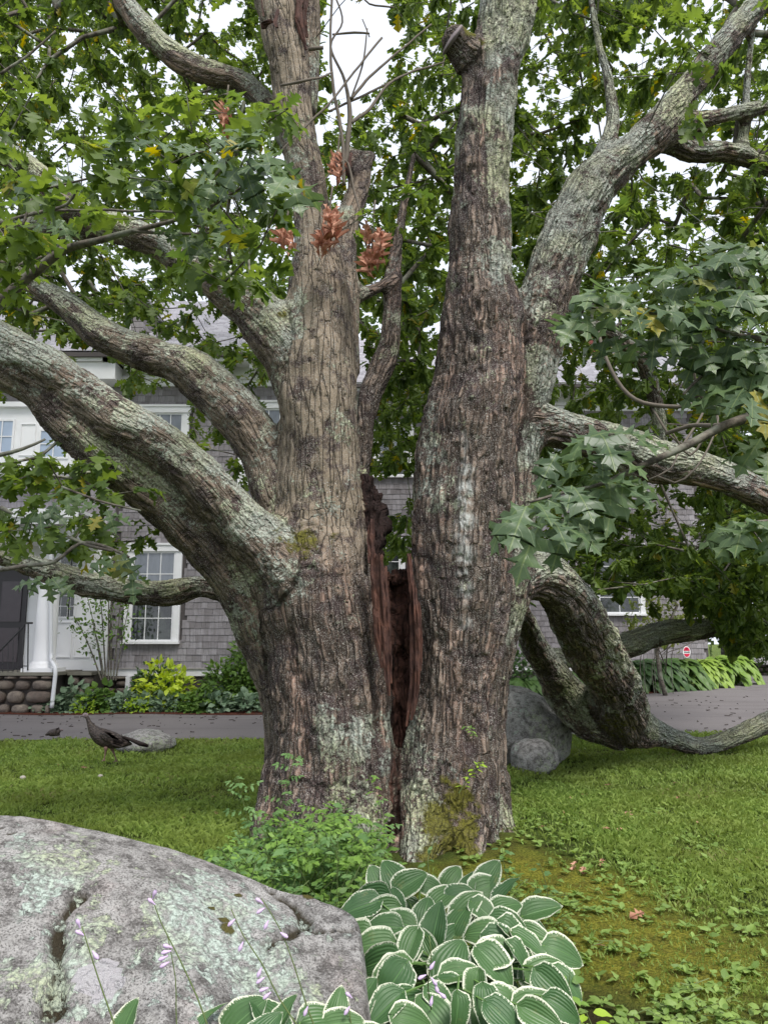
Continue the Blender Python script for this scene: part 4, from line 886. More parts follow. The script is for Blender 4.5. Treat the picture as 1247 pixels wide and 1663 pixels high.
# skeleton nodes that twigs may grow from
class Net:
    def __init__(s):
        s.P = []; s.par = []; s.base = 0
        pts = [SK[k][::2, :3] for k in SK if k not in ROTTEN and k != 'cut_stub']; s.P = list(np.concatenate(pts)); s.P = [p for p in s.P if p[2] > 1.9 or p[1] > 8]
        s.nroot = len(s.P); s.par = [-1] * s.nroot; s.isroot = [True] * s.nroot
    def grow(s, T, step=.45):
        """connect every target to the nearest node; returns twig direction at each target"""
        T = np.asarray(T); R = np.array(s.P)
        d0 = np.array([np.min(((R - t) ** 2).sum(1)) for t in T]); order = np.argsort(d0); dirs = np.zeros_like(T); tips = np.zeros(len(T), int)
        cap = len(s.P) + 60000; A = np.zeros((cap, 3)); A[:len(s.P)] = R; n = len(s.P)
        for i in order:
            t = T[i]; dd = A[:n] - t; j = int(((dd ** 2).sum(1) * (1 + .35 * (A[:n, 2] > t[2] + .3))).argmin()); a = A[j]; L = np.linalg.norm(t - a); k = max(1, int(L / step)); prev = j
            mid = (a + t) / 2 + np.array((RNG.uniform(-.1, .1), RNG.uniform(-.1, .1), .12)) * L; old = a
            for q in range(1, k + 1):
                u = q / k; p = a * (1 - u) ** 2 + 2 * mid * u * (1 - u) + t * u * u + (RNG.random(3) - .5) * .08 * (q < k)
                A[n] = p; s.par.append(prev); s.isroot.append(False); prev = n; n += 1; dirs[i] = p - old; old = p
            tips[i] = prev
        s.P = list(A[:n]); return dirs
    def mesh(s, name, mat, rmin=.0032, pw=.42, sel=None):
        n = len(s.P); A = np.array(s.P); par = np.array(s.par); cnt = np.ones(n)
        for i in range(n - 1, s.nroot - 1, -1):
            if par[i] >= s.nroot: cnt[par[i]] += cnt[i]
        idx = np.arange(s.nroot, n); a = par[idx]; r1 = rmin * cnt[idx] ** pw; r0 = np.where(a >= s.nroot, rmin * cnt[np.maximum(a, 0)] ** pw, r1 * 1.15); r0 = np.minimum(r0, r1 * 1.5)
        D = unit(A[idx] - A[a]); X = unit(np.cross(D, np.array((.3, .2, 1.)))); Yv = np.cross(D, X); k = 4; an = np.arange(k) * 2 * np.pi / k
        ring = np.cos(an)[None, :, None] * X[:, None] + np.sin(an)[None, :, None] * Yv[:, None]
        V = np.concatenate([A[a][:, None] + ring * r0[:, None, None], A[idx][:, None] + ring * r1[:, None, None]], 1).reshape(-1, 3)
        b = (np.arange(len(idx)) * 2 * k)[:, None]; F = np.concatenate([np.stack([b[:, 0] + i, b[:, 0] + (i + 1) % k, b[:, 0] + k + (i + 1) % k, b[:, 0] + k + i], 1) for i in range(k)])
        return mesh_np(name, V, F, mat, True)
net = Net()
gaps = [(588, 55, 62, 85), (560, 150, 30, 45), (1075, 255, 45, 28), (25, 400, 30, 18), (600, 525, 22, 30), (1165, 300, 30, 18), (345, 20, 45, 22), (250, 15, 30, 20)]
hi = np.concatenate([clump_filter(region(2750, -180, 1430, -220, 560, 8.0, 14.0, gaps), .55, -.17, 81), clump_filter(region(2300, -180, 1430, -150, 560, 14.0, 20.0, gaps), .4, -.28, 85)])
# keep the area in front of the roof at left fairly open
cut = []
for p in hi:
    s_ = FPX / (p[1] * CT + (p[2] - EYE) * ST); px = 623.5 + p[0] * s_; py = 831.5 - ((p[2] - EYE) * CT - p[1] * ST) * s_
    if 215 < px < 450 and py > 470: continue
    if 480 < px < 860 and py > 500: continue
    cut.append(p)
hi = np.array(cut)
mid_r = clump_filter(region(1150, 850, 1330, 555, 960, 8.2, 14.5), .6, -.25, 82)
low_r = np.concatenate([region(150, 1165, 1330, 920, 1055, 9.5, 12.5), region(40, 1120, 1200, 920, 1000, 9.5, 12), region(75, 860, 1130, 880, 950, 10, 13), region(14, 925, 1060, 930, 990, 11, 13)])
cen = np.concatenate([region(140, 594, 710, 540, 765, 8.3, 12), region(26, 575, 700, 200, 540, 7.5, 9), region(16, 612, 668, 835, 905, 9, 12)])
left_lo = clump_filter(region(100, -120, 250, 740, 888, 5.2, 6.6), 1.2, -.3, 83)
left_md = np.concatenate([region(26, 310, 440, 560, 790, 7.6, 9.0), region(80, 205, 450, 470, 625, 7.5, 11), region(45, -60, 215, 470, 640, 7.5, 10)])
near_l = clump_filter(region(85, -140, 470, 150, 470, 3.3, 5.3, [(640, 300, 170, 300)]), 1.3, -.3, 84)
inn = region(130, -150, 1400, -180, 420, 5.6, 7.8, gaps); keep = []
for p in inn:
    s_ = FPX / (p[1] * CT + (p[2] - EYE) * ST); px = 623.5 + p[0] * s_
    if 440 < px < 560 or 700 < px < 1000: continue
    keep.append(p)
inn = np.array(keep)
FL = Leaves(HALF_F, 10); ML = Leaves(HALF_M, 20)
for P_, per, size, L in ((hi, 9, .175, FL), (mid_r, 8, .16, FL), (low_r, 8, .17, FL), (cen, 8, .15, FL), (left_lo, 6, .15, ML), (left_md, 6, .15, ML), (inn, 7, .165, ML), (near_l, 6, .15, ML)):
    D = net.grow(P_); P2 = np.repeat(P_, 1, 0); L.add(*cluster_leaves(P2, D + np.array((0, 0, -.1)), per, size, .5, .3))
    # leaves a little further back along the twig
    L.add(*cluster_leaves(P_ - unit(D) * .22 + (RNG.random(P_.shape) - .5) * .12, D, max(2, per // 2), size * .9, .6, .25))
tw = link('twigs', net.mesh('twigs', M_TWIG), oak); tw['kind'] = 'stuff'
cr = link('crown', FL.mesh('crown', M_LEAF), oak); cr['kind'] = 'stuff'
c2 = link('crown_inner', ML.mesh('crown_inner', M_LEAF), oak); c2['kind'] = 'stuff'
print('far leaves', sum(len(i[0]) for i in FL.items), 'mid', sum(len(i[0]) for i in ML.items))

# ---- near sprays whose leaves are built one by one
LEAFM = []
for k in range(6):
    V, F, U = leaf_template(HALF, (.22, -.05, .3, .12, .02, .18)[k], (.22, .5, .12, .6, .35, .3)[k], (.5, .9, .3, .7, .5, .6)[k], k + 40)
    me = mesh_np('leaf', V, F, M_LEAF_NEAR, True, {'tint': ('FLOAT', np.full(len(V), k * .13)), 'luv': ('FLOAT_VECTOR', U)}); LEAFM.append(me)
def orient(A, N):
    A = Vector(A).normalized(); X = A.cross(Vector(N)).normalized(); N = X.cross(A); return Matrix((X, A, N)).transposed()
NLEAF = [0]
def near_leaf(parent, base, A, N, size, mats=None, sx=1.0):
    if NLEAF[0] >= 296: return None
    NLEAF[0] += 1
    o = bpy.data.objects.new('leaf', random.choice(mats or LEAFM)); COL.objects.link(o); o.parent = parent
    M = orient(A, N).to_4x4(); M.translation = Vector(base); o.matrix_local = M @ Matrix.Diagonal((size * sx, size, size, 1)); return o
def branch(pts, name='branch', mat=None, sub=None):
    """pts: (px, py, Y, width px)"""
    C = [(*at(a, b, y), w * mpp(at(a, b, y)) / 2) for a, b, y, w in pts]; S = catmull(C, .06); S[:, :3] += .006 * np.stack([vnoise(S[:, :3] * 6, s) for s in (1, 2, 3)], 1)
    V, F = tube_mesh(S[:, :3], S[:, 3], 6); return link(name, mesh_np(name, V, F, mat or M_TWIG, True), oak), S
def spray(br, px, py, Y, dx, dy, dY, n, size, up=(0, 0, 1), seed=0):
    """a rosette of leaves at a twig tip; (dx,dy) photo-plane direction of the twig"""
    r = random.Random(seed * 31 + 7); tip = at(px, py, Y); b2 = at(px + dx, py + dy, Y + dY); D = Vector(b2 - tip).normalized()
    for k in range(n):
        a = -1.9 + 3.8 * k / max(1, n - 1) + r.uniform(-.25, .25); side = D.cross(Vector(up)).normalized()
        A = (D * math.cos(a) + side * math.sin(a)); A.z -= r.uniform(.15, .75); A.y -= r.uniform(0, .35); A.normalize()
        N = Vector(up) + Vector((r.uniform(-.5, .5), r.uniform(-1.0, -.1), r.uniform(-.2, .3)))
        pet = .03 + .02 * r.random(); base = Vector(tip) + A * pet - D * r.uniform(0, .09)
        near_leaf(br, base, A, N, size * r.uniform(.72, 1.15))
# right spray (large bluish leaves over the limb)
b, _ = branch([(1330, 640, 3.1, 26), (1240, 668, 3.05, 20), (1180, 690, 3.0, 15), (1110, 725, 2.95, 13), (1050, 752, 2.9, 10), (1000, 775, 2.85, 8), (960, 790, 2.82, 6), (900, 805, 2.75, 5), (860, 815, 2.72, 4)])
for i, (px, py, Y, dx, dy, n, sz) in enumerate([(960, 705, 2.8, -40, 10, 4, .19), (1010, 700, 2.85, 20, 20, 4, .19), (920, 790, 2.72, -30, 30, 5, .2), (985, 785, 2.76, 10, 40, 5, .2), (860, 812, 2.66, -60, 30, 5, .19), (880, 850, 2.62, -30, 60, 4, .19), (1020, 770, 2.85, 40, 40, 4, .17), (905, 730, 2.82, -60, 20, 3, .17)]):
    spray(b, px, py, Y, dx, dy, -.15, n, sz, seed=i)
b, _ = branch([(1330, 560, 3.2, 16), (1200, 545, 3.1, 9), (1120, 520, 3.05, 7), (1030, 505, 3.0, 5), (960, 500, 2.95, 4)])
for i, (px, py, Y, dx, dy, n, sz) in enumerate([(960, 470, 2.95, -60, 0, 6, .19), (940, 510, 2.9, -60, 50, 5, .19), (1020, 450, 3.0, -40, -20, 5, .19), (1080, 430, 3.05, 0, -30, 5, .18), (1030, 500, 2.9, 0, 40, 5, .2), (1100, 490, 2.95, 20, 40, 5, .2), (1150, 430, 3.1, 30, 10, 5, .19), (1190, 410, 3.1, 30, 0, 6, .2), (1160, 500, 3.0, 30, 40, 6, .19), (1220, 470, 3.0, 40, 10, 5, .2)]):
    spray(b, px, py, Y, dx, dy, -.15, n, sz, seed=20 + i)
b, _ = branch([(1340, 600, 3.2, 14), (1240, 590, 3.15, 8), (1160, 600, 3.1, 6), (1110, 640, 3.05, 4)])
for i, (px, py, Y, dx, dy, n, sz) in enumerate([(1120, 560, 3.1, -30, 20, 5, .18), (1170, 580, 3.05, 0, 60, 5, .19), (1220, 640, 2.9, 10, 50, 6, .19), (1235, 560, 3.0, 30, 10, 5, .2), (1180, 640, 3.1, -40, 20, 4, .16), (1245, 720, 3.0, 0, 60, 5, .17)]):
    spray(b, px, py, Y, dx, dy, -.1, n, sz, seed=40 + i)
b, _ = branch([(1340, 830, 3.1, 10), (1260, 845, 3.0, 6), (1210, 850, 2.95, 4)])
for i, (px, py, Y, dx, dy, n, sz) in enumerate([(1205, 845, 2.95, -50, 20, 6, .17), (1240, 850, 2.9, 10, 40, 5, .17)]):
    spray(b, px, py, Y, dx, dy, -.1, n, sz, seed=60 + i)
b, _ = branch([(1340, 470, 3.4, 10), (1250, 440, 3.3, 6), (1180, 400, 3.3, 4)])
for i, (px, py, Y, dx, dy, n, sz) in enumerate([(1180, 395, 3.3, -40, -10, 5, .18), (1235, 400, 3.2, 20, 30, 5, .19), (1110, 455, 3.1, -30, 20, 5, .19), (1060, 540, 3.0, -30, 30, 5, .18), (985, 545, 3.0, -30, 40, 4, .17), (1200, 550, 3.0, 0, 40, 5, .19), (1150, 610, 3.1, -20, 40, 4, .18), (1245, 600, 3.0, 20, 30, 5, .19), (925, 850, 2.75, 0, 50, 4, .18), (960, 740, 2.8, -40, 10, 4, .18)]):
    spray(b, px, py, Y, dx, dy, -.12, n, sz, seed=140 + i)
# bare dead twigs across the right limb
for pts in ([(968, 530, 4.4, 6), (985, 585, 4.35, 6), (1010, 630, 4.3, 7), (1045, 655, 4.25, 7), (1100, 660, 4.2, 7), (1150, 653, 4.2, 6), (1190, 655, 4.2, 4)], [(1080, 705, 3.9, 7), (1120, 692, 3.8, 7), (1170, 690, 3.6, 8), (1230, 680, 3.4, 9)],
            [(1150, 655, 4.2, 4), (1130, 690, 4.1, 4), (1105, 730, 4.0, 4), (1090, 760, 3.9, 3), (1055, 780, 3.9, 3)], [(1150, 640, 4.2, 3), (1165, 690, 4, 3), (1130, 760, 3.8, 3), (1095, 785, 3.8, 4), (1070, 775, 3.8, 3)], [(1060, 665, 4.25, 4), (1085, 705, 4.2, 4), (1110, 720, 4.2, 3)],
            [(1120, 555, 4, 4), (1130, 620, 4.1, 5), (1145, 655, 4.2, 6)], [(1090, 700, 3.9, 3), (1120, 740, 3.9, 4), (1150, 700, 3.9, 3)]):
    b, _ = branch(pts, 'dead_branch', M_DEAD)
# left spray
b, _ = branch([(-90, 560, 4.6, 24), (0, 492, 4.4, 20), (50, 448, 4.3, 18), (100, 408, 4.2, 15), (170, 388, 4.1, 12), (230, 372, 4.0, 9), (320, 345, 3.9, 6), (400, 300, 3.7, 4)])
for i, (px, py, Y, dx, dy, n, sz) in enumerate([(400, 235, 3.2, 40, -10, 5, .17), (440, 250, 3.15, 50, 20, 6, .18), (470, 285, 3.1, 40, 40, 5, .19), (400, 270, 3.1, 0, 50, 5, .18), (350, 290, 3.3, -20, 40, 5, .17), (430, 320, 3.2, 30, 50, 5, .17), (330, 240, 3.4, -30, -20, 5, .16), (260, 230, 3.5, -30, -20, 6, .16), (190, 225, 3.6, -40, 0, 6, .16), (290, 300, 3.5, 10, 40, 6, .16), (230, 290, 3.6, 0, 40, 5, .16), (370, 370, 3.6, 30, 30, 5, .16), (300, 380, 3.8, 10, 50, 5, .15), (160, 280, 3.8, -40, 20, 6, .15), (60, 290, 3.7, -40, 10, 6, .16), (90, 360, 4, 0, 30, 5, .15), (400, 200, 3.4, 0, -30, 4, .16)]):
    spray(b, px, py, Y, dx, dy, -.12, n, sz, seed=80 + i)
for pts in ([(0, 480, 4.4, 9), (15, 420, 4.4, 8), (50, 352, 4.4, 6), (62, 310, 4.4, 4)], [(0, 362, 4.3, 7), (60, 345, 4.25, 6), (110, 330, 4.2, 5), (130, 295, 4.1, 3)], [(215, 375, 4.0, 6), (300, 380, 4.0, 5), (390, 372, 4.0, 4)], [(90, 340, 4.3, 5), (180, 342, 4.2, 5), (310, 345, 3.95, 4)],
            [(0, 120, 5, 5), (50, 85, 5, 4), (90, 50, 5, 3)], [(330, 350, 3.9, 4), (375, 300, 3.7, 3), (405, 240, 3.3, 3)], [(230, 300, 3.8, 4), (270, 270, 3.6, 3), (330, 245, 3.5, 3)]):
    b, _ = branch(pts)
b, _ = branch([(-60, 820, 4.9, 10), (0, 802, 4.8, 8), (60, 790, 4.8, 6), (90, 640 + 95, 4.8, 4)]) if False else branch([(-60, 745, 4.9, 9), (0, 738, 4.8, 8), (40, 728, 4.8, 6), (75, 712, 4.8, 4)])
for pts in ([(0, 925, 4.8, 7), (45, 918, 4.8, 7), (90, 912, 4.8, 6), (130, 882, 4.8, 6), (165, 885, 4.8, 5), (210, 905, 4.8, 4)], [(110, 872, 4.8, 5), (145, 885, 4.8, 6), (185, 895, 4.8, 5)], [(0, 825, 5, 8), (20, 835, 5, 5)], [(100, 790, 5, 4), (150, 810, 5, 4), (230, 830, 5.1, 3)]):
    b, _ = branch(pts)
for i, (px, py, Y, dx, dy, n, sz) in enumerate([(75, 945, 4.7, -10, 50, 5, .15), (190, 900, 4.7, 10, 50, 5, .17), (100, 810, 4.7, -20, 30, 4, .15), (60, 830, 4.7, -30, 20, 4, .15), (170, 830, 4.8, 0, 30, 4, .15), (215, 930, 4.8, 20, 30, 3, .14)]):
    spray(b, px, py, Y, dx, dy, -.1, n, sz, seed=110 + i)
print('near leaves', NLEAF[0])
# bare twigs in the sky gap between the trunks
for pts in ([(558, 300, 6.3, 6), (555, 220, 6.3, 6), (540, 130, 6.3, 5), (537, 60, 6.3, 4), (540, -20, 6.3, 4)], [(560, 265, 6.4, 8), (568, 190, 6.4, 8), (560, 130, 6.4, 5), (537, 75, 6.4, 4), (556, 35, 6.4, 3), (545, -5, 6.4, 3)], [(570, 160, 6.4, 6), (600, 125, 6.5, 5), (640, 90, 6.6, 4), (700, 40, 6.8, 3)],
            [(535, 180, 6.4, 4), (600, 150, 6.6, 4), (680, 110, 7, 3)], [(568, 200, 6.4, 7), (600, 175, 6.5, 6), (640, 130, 6.7, 4), (720, 100, 7, 3)], [(540, 55, 6.4, 3), (575, 52, 6.4, 4), (600, 54, 6.4, 3)], [(570, 160, 6.4, 3), (590, 100, 6.4, 3), (596, 45, 6.4, 2)], [(600, 60, 6.4, 2), (588, 30, 6.4, 2)], [(455, 138, 6.1, 4), (490, 132, 6.0, 5), (520, 125, 6.1, 4), (540, 115, 6.2, 3)],
            [(500, 80, 6.3, 7), (525, 76, 6.3, 6)], [(520, 300, 6.2, 2), (560, 260, 6.3, 4), (575, 310, 6.3, 4), (590, 355, 6.2, 2)], [(440, 260, 6, 3), (500, 200, 6.1, 4), (540, 160, 6.2, 4), (620, 60, 6.5, 4)], [(640, 12, 6.6, 3), (600, 5, 6.6, 3), (580, -20, 6.6, 3)]):
    branch(pts, 'dead_branch', M_DEAD)
# withered leaf bunches
DLM = []
for k in range(3):
    V, F, U = leaf_template(HALF, (1.3, 1.7, 1.0)[k], (.2, .5, .1)[k], 1.2, k + 60); V[:, 0] *= .42; DLM.append(mesh_np('dead_leaf', V, F, M_DEADLEAF, True, {'tint': ('FLOAT', np.full(len(V), k * .3)), 'luv': ('FLOAT_VECTOR', U)}))
for bi, (px, py, Y, n, w, h) in enumerate([(537, 348, 5.9, 13, 10, 20), (528, 372, 5.9, 5, 10, 8), (606, 365, 6.1, 12, 17, 14), (604, 402, 6.1, 11, 14, 16), (548, 258, 6.3, 6, 8, 12), (466, 372, 5.9, 6, 7, 10), (368, 178, 6.4, 7, 9, 14)]):
    b, _ = branch([(px + 3, py - h - 26, Y, 3), (px, py - h, Y, 3), (px, py + h * .3, Y, 2)], 'dead_branch', M_DEAD); r = random.Random(bi)
    for k in range(n):
        p = at(px + r.uniform(-w, w), py + r.uniform(-h, h * .8), Y + r.uniform(-.1, .1)); o = bpy.data.objects.new('dead_leaf', r.choice(DLM)); COL.objects.link(o); o.parent = b
        A = Vector((r.uniform(-.22, .22), r.uniform(-.3, .3), -1)); M = orient(A, Vector((r.uniform(-1, 1), -1, 0))).to_4x4(); M.translation = Vector(p); o.matrix_local = M @ Matrix.Scale(r.uniform(.17, .23), 4)
# ------------------------------------------------------------------ trees beyond
def crown_leaves(c, rad, n, size, seed, half=HALF_F):
    """leaf clumps spread through an uneven crown volume"""
    g = np.random.default_rng(seed); nc = max(6, n // 45); cc = []
    while len(cc) < nc:
        v = g.normal(size=3); v /= np.linalg.norm(v); v *= g.random() ** .4; q = v * rad
        if fbm((q / max(rad) * 2.2 + seed)[None], 2, seed)[0] > -.25: cc.append(q + c)
    cc = np.array(cc); k = n // nc; P = np.repeat(cc, k, 0) + g.normal(size=(nc * k, 3)) * np.array(rad) * .13
    A = g.normal(size=(nc * k, 3)); A[:, 2] -= .4; N = np.array((0, 0, 1)) + g.normal(size=(nc * k, 3)) * .5
    L = Leaves(half, seed); L.add(P, unit(A), N, size * (.6 + .8 * g.random(nc * k)), g.random(nc * k)); return L, cc
def bg_tree(px, Yd, top_py, wpx, base_z, label, mat, n=2600, size=.5, seed=1, low=.3, name='background_tree', cat='tree', group='trees beyond the house'):
    b = at(px, 1000, Yd); top = at(px, top_py, Yd)[2]; w = wpx * mpp(at(px, 800, Yd)) / 2; H = top - base_z; zc = base_z + H * (low + (1 - low) / 2); rz = H * (1 - low) / 2
    t = empty(name, (b[0], Yd, base_z), label, cat, group); L, cc = crown_leaves(np.array((0, 0, zc - base_z)), (w, w * .8, rz), n, size, seed)
    link('crown', L.mesh('crown', mat), t)['kind'] = 'stuff'; m = MB(); r = random.Random(seed); R0 = max(.05, H * .018)
    S = catmull([(0, 0, -.1), (r.uniform(-.2, .2), 0, H * .3), (r.uniform(-.4, .4), 0, H * .6), (0, 0, H * .85)], .6); m.tube(S, np.linspace(R0, R0 * .3, len(S)), 7)
    for q in cc[::3]:
        z0 = min(max(q[2] - w * .6, H * .15), H * .8); m.tube(catmull([(0, 0, z0), (q[0] * .5, q[1] * .5, (z0 + q[2]) / 2 + .2), q], .8), R0 * .25, 4)
    m.build('trunk', M_TWIG, t, True); return t
M_BGLEAF = leaf_mat('distant_leaf', (.05, .09, .025), (.12, .19, .05), (.10, .15, .05), .35, yellow=False)
BG = [(40, 34, 250, 420, 'tall green tree rising behind the left end of the roof'), (330, 38, 330, 330, 'green tree behind the roof above the dormer'), (640, 40, 330, 330, 'distant tree seen between the two trunks of the oak'), (930, 38, 350, 360, 'leafy tree behind the chimney'),
      (1180, 36, 330, 420, 'tall tree beyond the right end of the house'), (1330, 30, 520, 330, 'broad light green tree at the far right edge')]
for i, (px, Yd, tp, w, lb) in enumerate(BG): bg_tree(px, Yd, tp, w, 0, lb, M_BGLEAF, 2600, .62, 200 + i, .12)
bg_tree(1190, 27, 760, 130, .2, 'small bright tree at the corner beyond the hosta row', M_BGLEAF, 1800, .3, 301, .1, group=None)
bg_tree(1262, 29, 800, 140, .2, 'rounded tree beside the driveway at the far right', M_BGLEAF, 1800, .3, 302, .1, group=None)
bg_tree(1075, 19.2, 890, 200, .25, 'thin small tree with yellow-green leaves before the right wall', leaf_mat('sparse_leaf', (.10, .15, .03), (.22, .26, .06), (.2, .22, .08), .35, yellow=False), 520, .13, 303, .25, name='small_tree', group=None)
# ------------------------------------------------------------------ boulders
def mat_rock(name='lichen_granite', pinkish=True, dark=1.0, liche=1.0, mossy=.0):
    m = NM(name); p = m.n('ShaderNodeTexCoord').outputs['Object']
    n1 = m.noise(p, 2.5, 6, .62); n2 = m.noise(p, 14, 6, .7); n3 = m.noise(p, 120, 4, .75); n4 = m.noise(p, 5, 5, .6, .6)
    d = dark
    c = m.mix(m.ramp(n1, [(.33, 0), (.66, 1)]), (.30 * d, .29 * d, .28 * d), (.54 * d, .525 * d, .51 * d))
    if pinkish: c = m.mix(m.ramp(m.noise(m.vadd(p, (4, 1, 2)), 3.2, 5, .65), [(.55, 0), (.68, .35)]), c, (.40, .30, .285))
    c = m.mix(m.ramp(n2, [(.38, .85), (.56, 0)]), c, (.085 * d, .078 * d, .074 * d))
    c = m.mix(m.ramp(n3, [(.38, .85), (.5, 0)]), c, (.07, .065, .06)); c = m.mix(m.ramp(n3, [(.56, 0), (.66, .7)]), c, (.55, .53, .51))
    dk = m.attr('crack'); c = m.mix(m.ramp(dk, [(.12, 0), (.5, .95)]), c, m.mix(n3, (.022, .014, .012), (.06, .05, .02)))
    # lichen: warped crusts with scalloped rims
    w = m.vadd(p, m.mapv(m.noise(p, 9, 4, .6, col=True), (.10, .10, .10)))
    big = m.noise(w, 1.9, 5, .66); fine = m.noise(w, 22, 5, .75); v = m.voro(w, 42, out='Distance')
    a = m.math('MULTIPLY_ADD', m.attr('lich'), .22, m.math('ADD', m.math('MULTIPLY', big, .62), m.math('MULTIPLY', fine, .42)))
    isl = m.voro(w, 15, out='Distance'); a = m.math('MULTIPLY_ADD', isl, -.16, a); k = m.ramp(a, [(.535, 0), (.55, 1)]); k = m.math('MULTIPLY', k, m.ramp(v, [(.4, 1), (.75, .15)])); k = m.math('MULTIPLY', k, liche)
    lc = m.mix(m.ramp(m.noise(p, 1.6, 4), [(.45, 0), (.58, 1)]), (.58, .67, .60), (.56, .61, .42)); lc = m.mix(m.ramp(m.noise(p, 75, 4, .75), [(.40, .85), (.56, 0)]), lc, (.17, .20, .17))
    c = m.mix(k, c, lc)
    pv = m.attr('pale'); c = m.mix(m.ramp(m.math('MULTIPLY_ADD', fine, .5, pv), [(.72, 0), (.76, .9)]), c, m.mix(n3, (.40, .38, .40), (.56, .54, .56)))
    mo = m.ramp(m.math('ADD', m.attr('mossy'), m.math('MULTIPLY', fine, .5)), [(.62, 0), (.75, .95)]); c = m.mix(mo, c, m.mix(n3, (.04, .035, .008), (.15, .13, .02)))
    h = m.math('MULTIPLY_ADD', k, .35, m.math('ADD', m.math('MULTIPLY', n2, .8), m.math('MULTIPLY', n3, .5))); h = m.math('MULTIPLY_ADD', mo, .5, h); h = m.math('MULTIPLY_ADD', fine, .35, h)
    return m.done(m.bsdf(c, .9, m.bump(h, 1.0, .028), .2))
M_ROCK = mat_rock(); M_ROCKD = mat_rock('mossy_boulder_stone', False, 1.15, .9)
def front_boulder():
    # ridge line in photo coordinates -> the crest, with a front slope towards the camera and a back slope
    crest = [(-420, 1345, 3.5), (-200, 1328, 3.55), (-60, 1323, 3.6), (40, 1330, 3.6), (120, 1342, 3.6), (220, 1365, 3.6), (300, 1388, 3.6), (380, 1418, 3.6), (450, 1446, 3.6), (520, 1466, 3.55), (562, 1482, 3.5), (582, 1502, 3.42), (590, 1545, 3.3), (600, 1620, 3.15)]
    C = catmull([(*at(a, b, y), 0) for a, b, y in crest], .02)[:, :3]; nx = len(C)
    prof = [(0.95, -1.0), (.72, -.80), (.5, -.5), (.32, -.27), (.18, -.10), (.08, -.03), (0, 0)]
    fr = [(-.10 * k / 4, -.012 * k / 4 - .0045 * (k / 4) ** 2 * 2) for k in range(1, 5)]
    V = []; K = []; ys = []
    front = np.linspace(0, 1, 64)[1:]
    for i, c in enumerate(C):
        gzv = -.12; H = c[2] - gzv; row = []
        taper = 1 if i < nx - 60 else (nx - i) / 60
        for a, b in prof: row.append((c[0] + .0 * a, c[1] + a * (.45 + .4 * taper), c[2] + b * H))
        L = 1.55 * (.35 + .65 * min(1, taper * 1.0 + .15))
        for t in front:
            dy = -L * (t ** .92); dz = -H * (.10 * t + .32 * t ** 1.7 + .58 * t ** 3.6)
            row.append((c[0] + (1 - taper) * .05 * t, c[1] + dy, c[2] + dz))
        V.append(row)
    V = np.array(V); nx, ny, _ = V.shape; P = V.reshape(-1, 3)
    n = .06 * fbm(P * 1.4, 4, 91) + .028 * fbm(P * 5, 4, 92) + .010 * fbm(P * 20, 3, 93)
    crest_w = np.exp(-((P[:, 1] - np.repeat(C[:, 1], ny)) / .25) ** 2)
    P[:, 2] += n * (1 - .6 * crest_w); P[:, 1] -= .6 * n
    # cracks (polylines in photo space laid on the surface)
    crack = np.zeros(len(P)); mossy = np.zeros(len(P)); pale = np.zeros(len(P)); lich = np.full(len(P), .1)
    def surf(px, py):
        d = at(px, py, 1.0) - np.array((0, 0, EYE)); d /= np.linalg.norm(d); q = P - np.array((0, 0, EYE)); t = q @ d; dist = np.linalg.norm(q - t[:, None] * d, axis=1); dist[t < 0] = 9
        dist += .12 * np.maximum(0, P[:, 1] - 3.62); return P[dist.argmin()].copy()
    for pts, w, dep, ms in (([(118, 1455), (108, 1475), (95, 1500), (90, 1530), (92, 1580), (88, 1640)], .022, .065, .6), ([(445, 1448), (462, 1460), (478, 1470), (490, 1484), (500, 1505), (540, 1510), (585, 1512)], .018, .055, .05), ([(430, 1532), (460, 1520), (500, 1506)], .018, .05, .1), ([(20, 1352), (2, 1345)], .01, .02, 0)):
        S = np.array([surf(*q) for q in pts]); S = catmull(S, .03); dd = np.full(len(P), 9.)
        for s in S: dd = np.minimum(dd, np.linalg.norm(P - s, axis=1))
        dd2 = dd + .030 * fbm(P * 9, 3, 95); g = np.exp(-(dd2 / w) ** 2); crack = np.maximum(crack, g); mossy = np.maximum(mossy, ms * .8 * np.exp(-(dd2 / (w * 1.0)) ** 2) * ss(-.35, .2, fbm(P * 5, 3, 97))); P = P - np.stack([0 * g, -g * .5, g], 1) * dep
    for px, py, r, v in ((165, 1590, .085, 1.0), (110, 1590, .0, 0)):
        if r: c = surf(px, py); pale = np.maximum(pale, v * (np.linalg.norm((P - c) + .02 * fbm(P * 9, 3, 96)[:, None], axis=1) < r) * .6)
    for px, py, r, w in ((350, 1540, .30, .55), (420, 1600, .25, .5), (130, 1400, .16, .45), (60, 1380, .2, .35), (300, 1390, .12, .4), (150, 1360, .1, .45), (80, 1450, .1, .5), (300, 1470, .15, .4), (200, 1530, .1, -.35), (330, 1430, .1, .35), (20, 1450, .15, .35), (230, 1450, .12, -.5), (520, 1560, .12, -.2), (350, 1360, .0001, 0), (70, 1600, .15, .45)):
        c = surf(px, py); lich = lich + w * np.exp(-(np.linalg.norm(P - c, axis=1) / r) ** 2)
    for px, py, r in ((366, 1497, .028), (370, 1512, .03), (345, 1480, .018), (500, 1455, .03), (385, 1456, .02)):
        c = surf(px, py); g = np.exp(-(np.linalg.norm(P - c, axis=1) / r) ** 2); mossy = np.maximum(mossy, g); P[:, 2] += g * .012
    me = mesh_np('boulder', P, grid_faces(ny, nx)[:, ::-1], M_ROCK, True, {'crack': ('FLOAT', crack), 'mossy': ('FLOAT', mossy), 'pale': ('FLOAT', pale), 'lich': ('FLOAT', lich)})
    return tag(link('boulder', me), 'great pale granite boulder crusted with mint green lichen in the foreground', 'boulder')
FB = front_boulder()
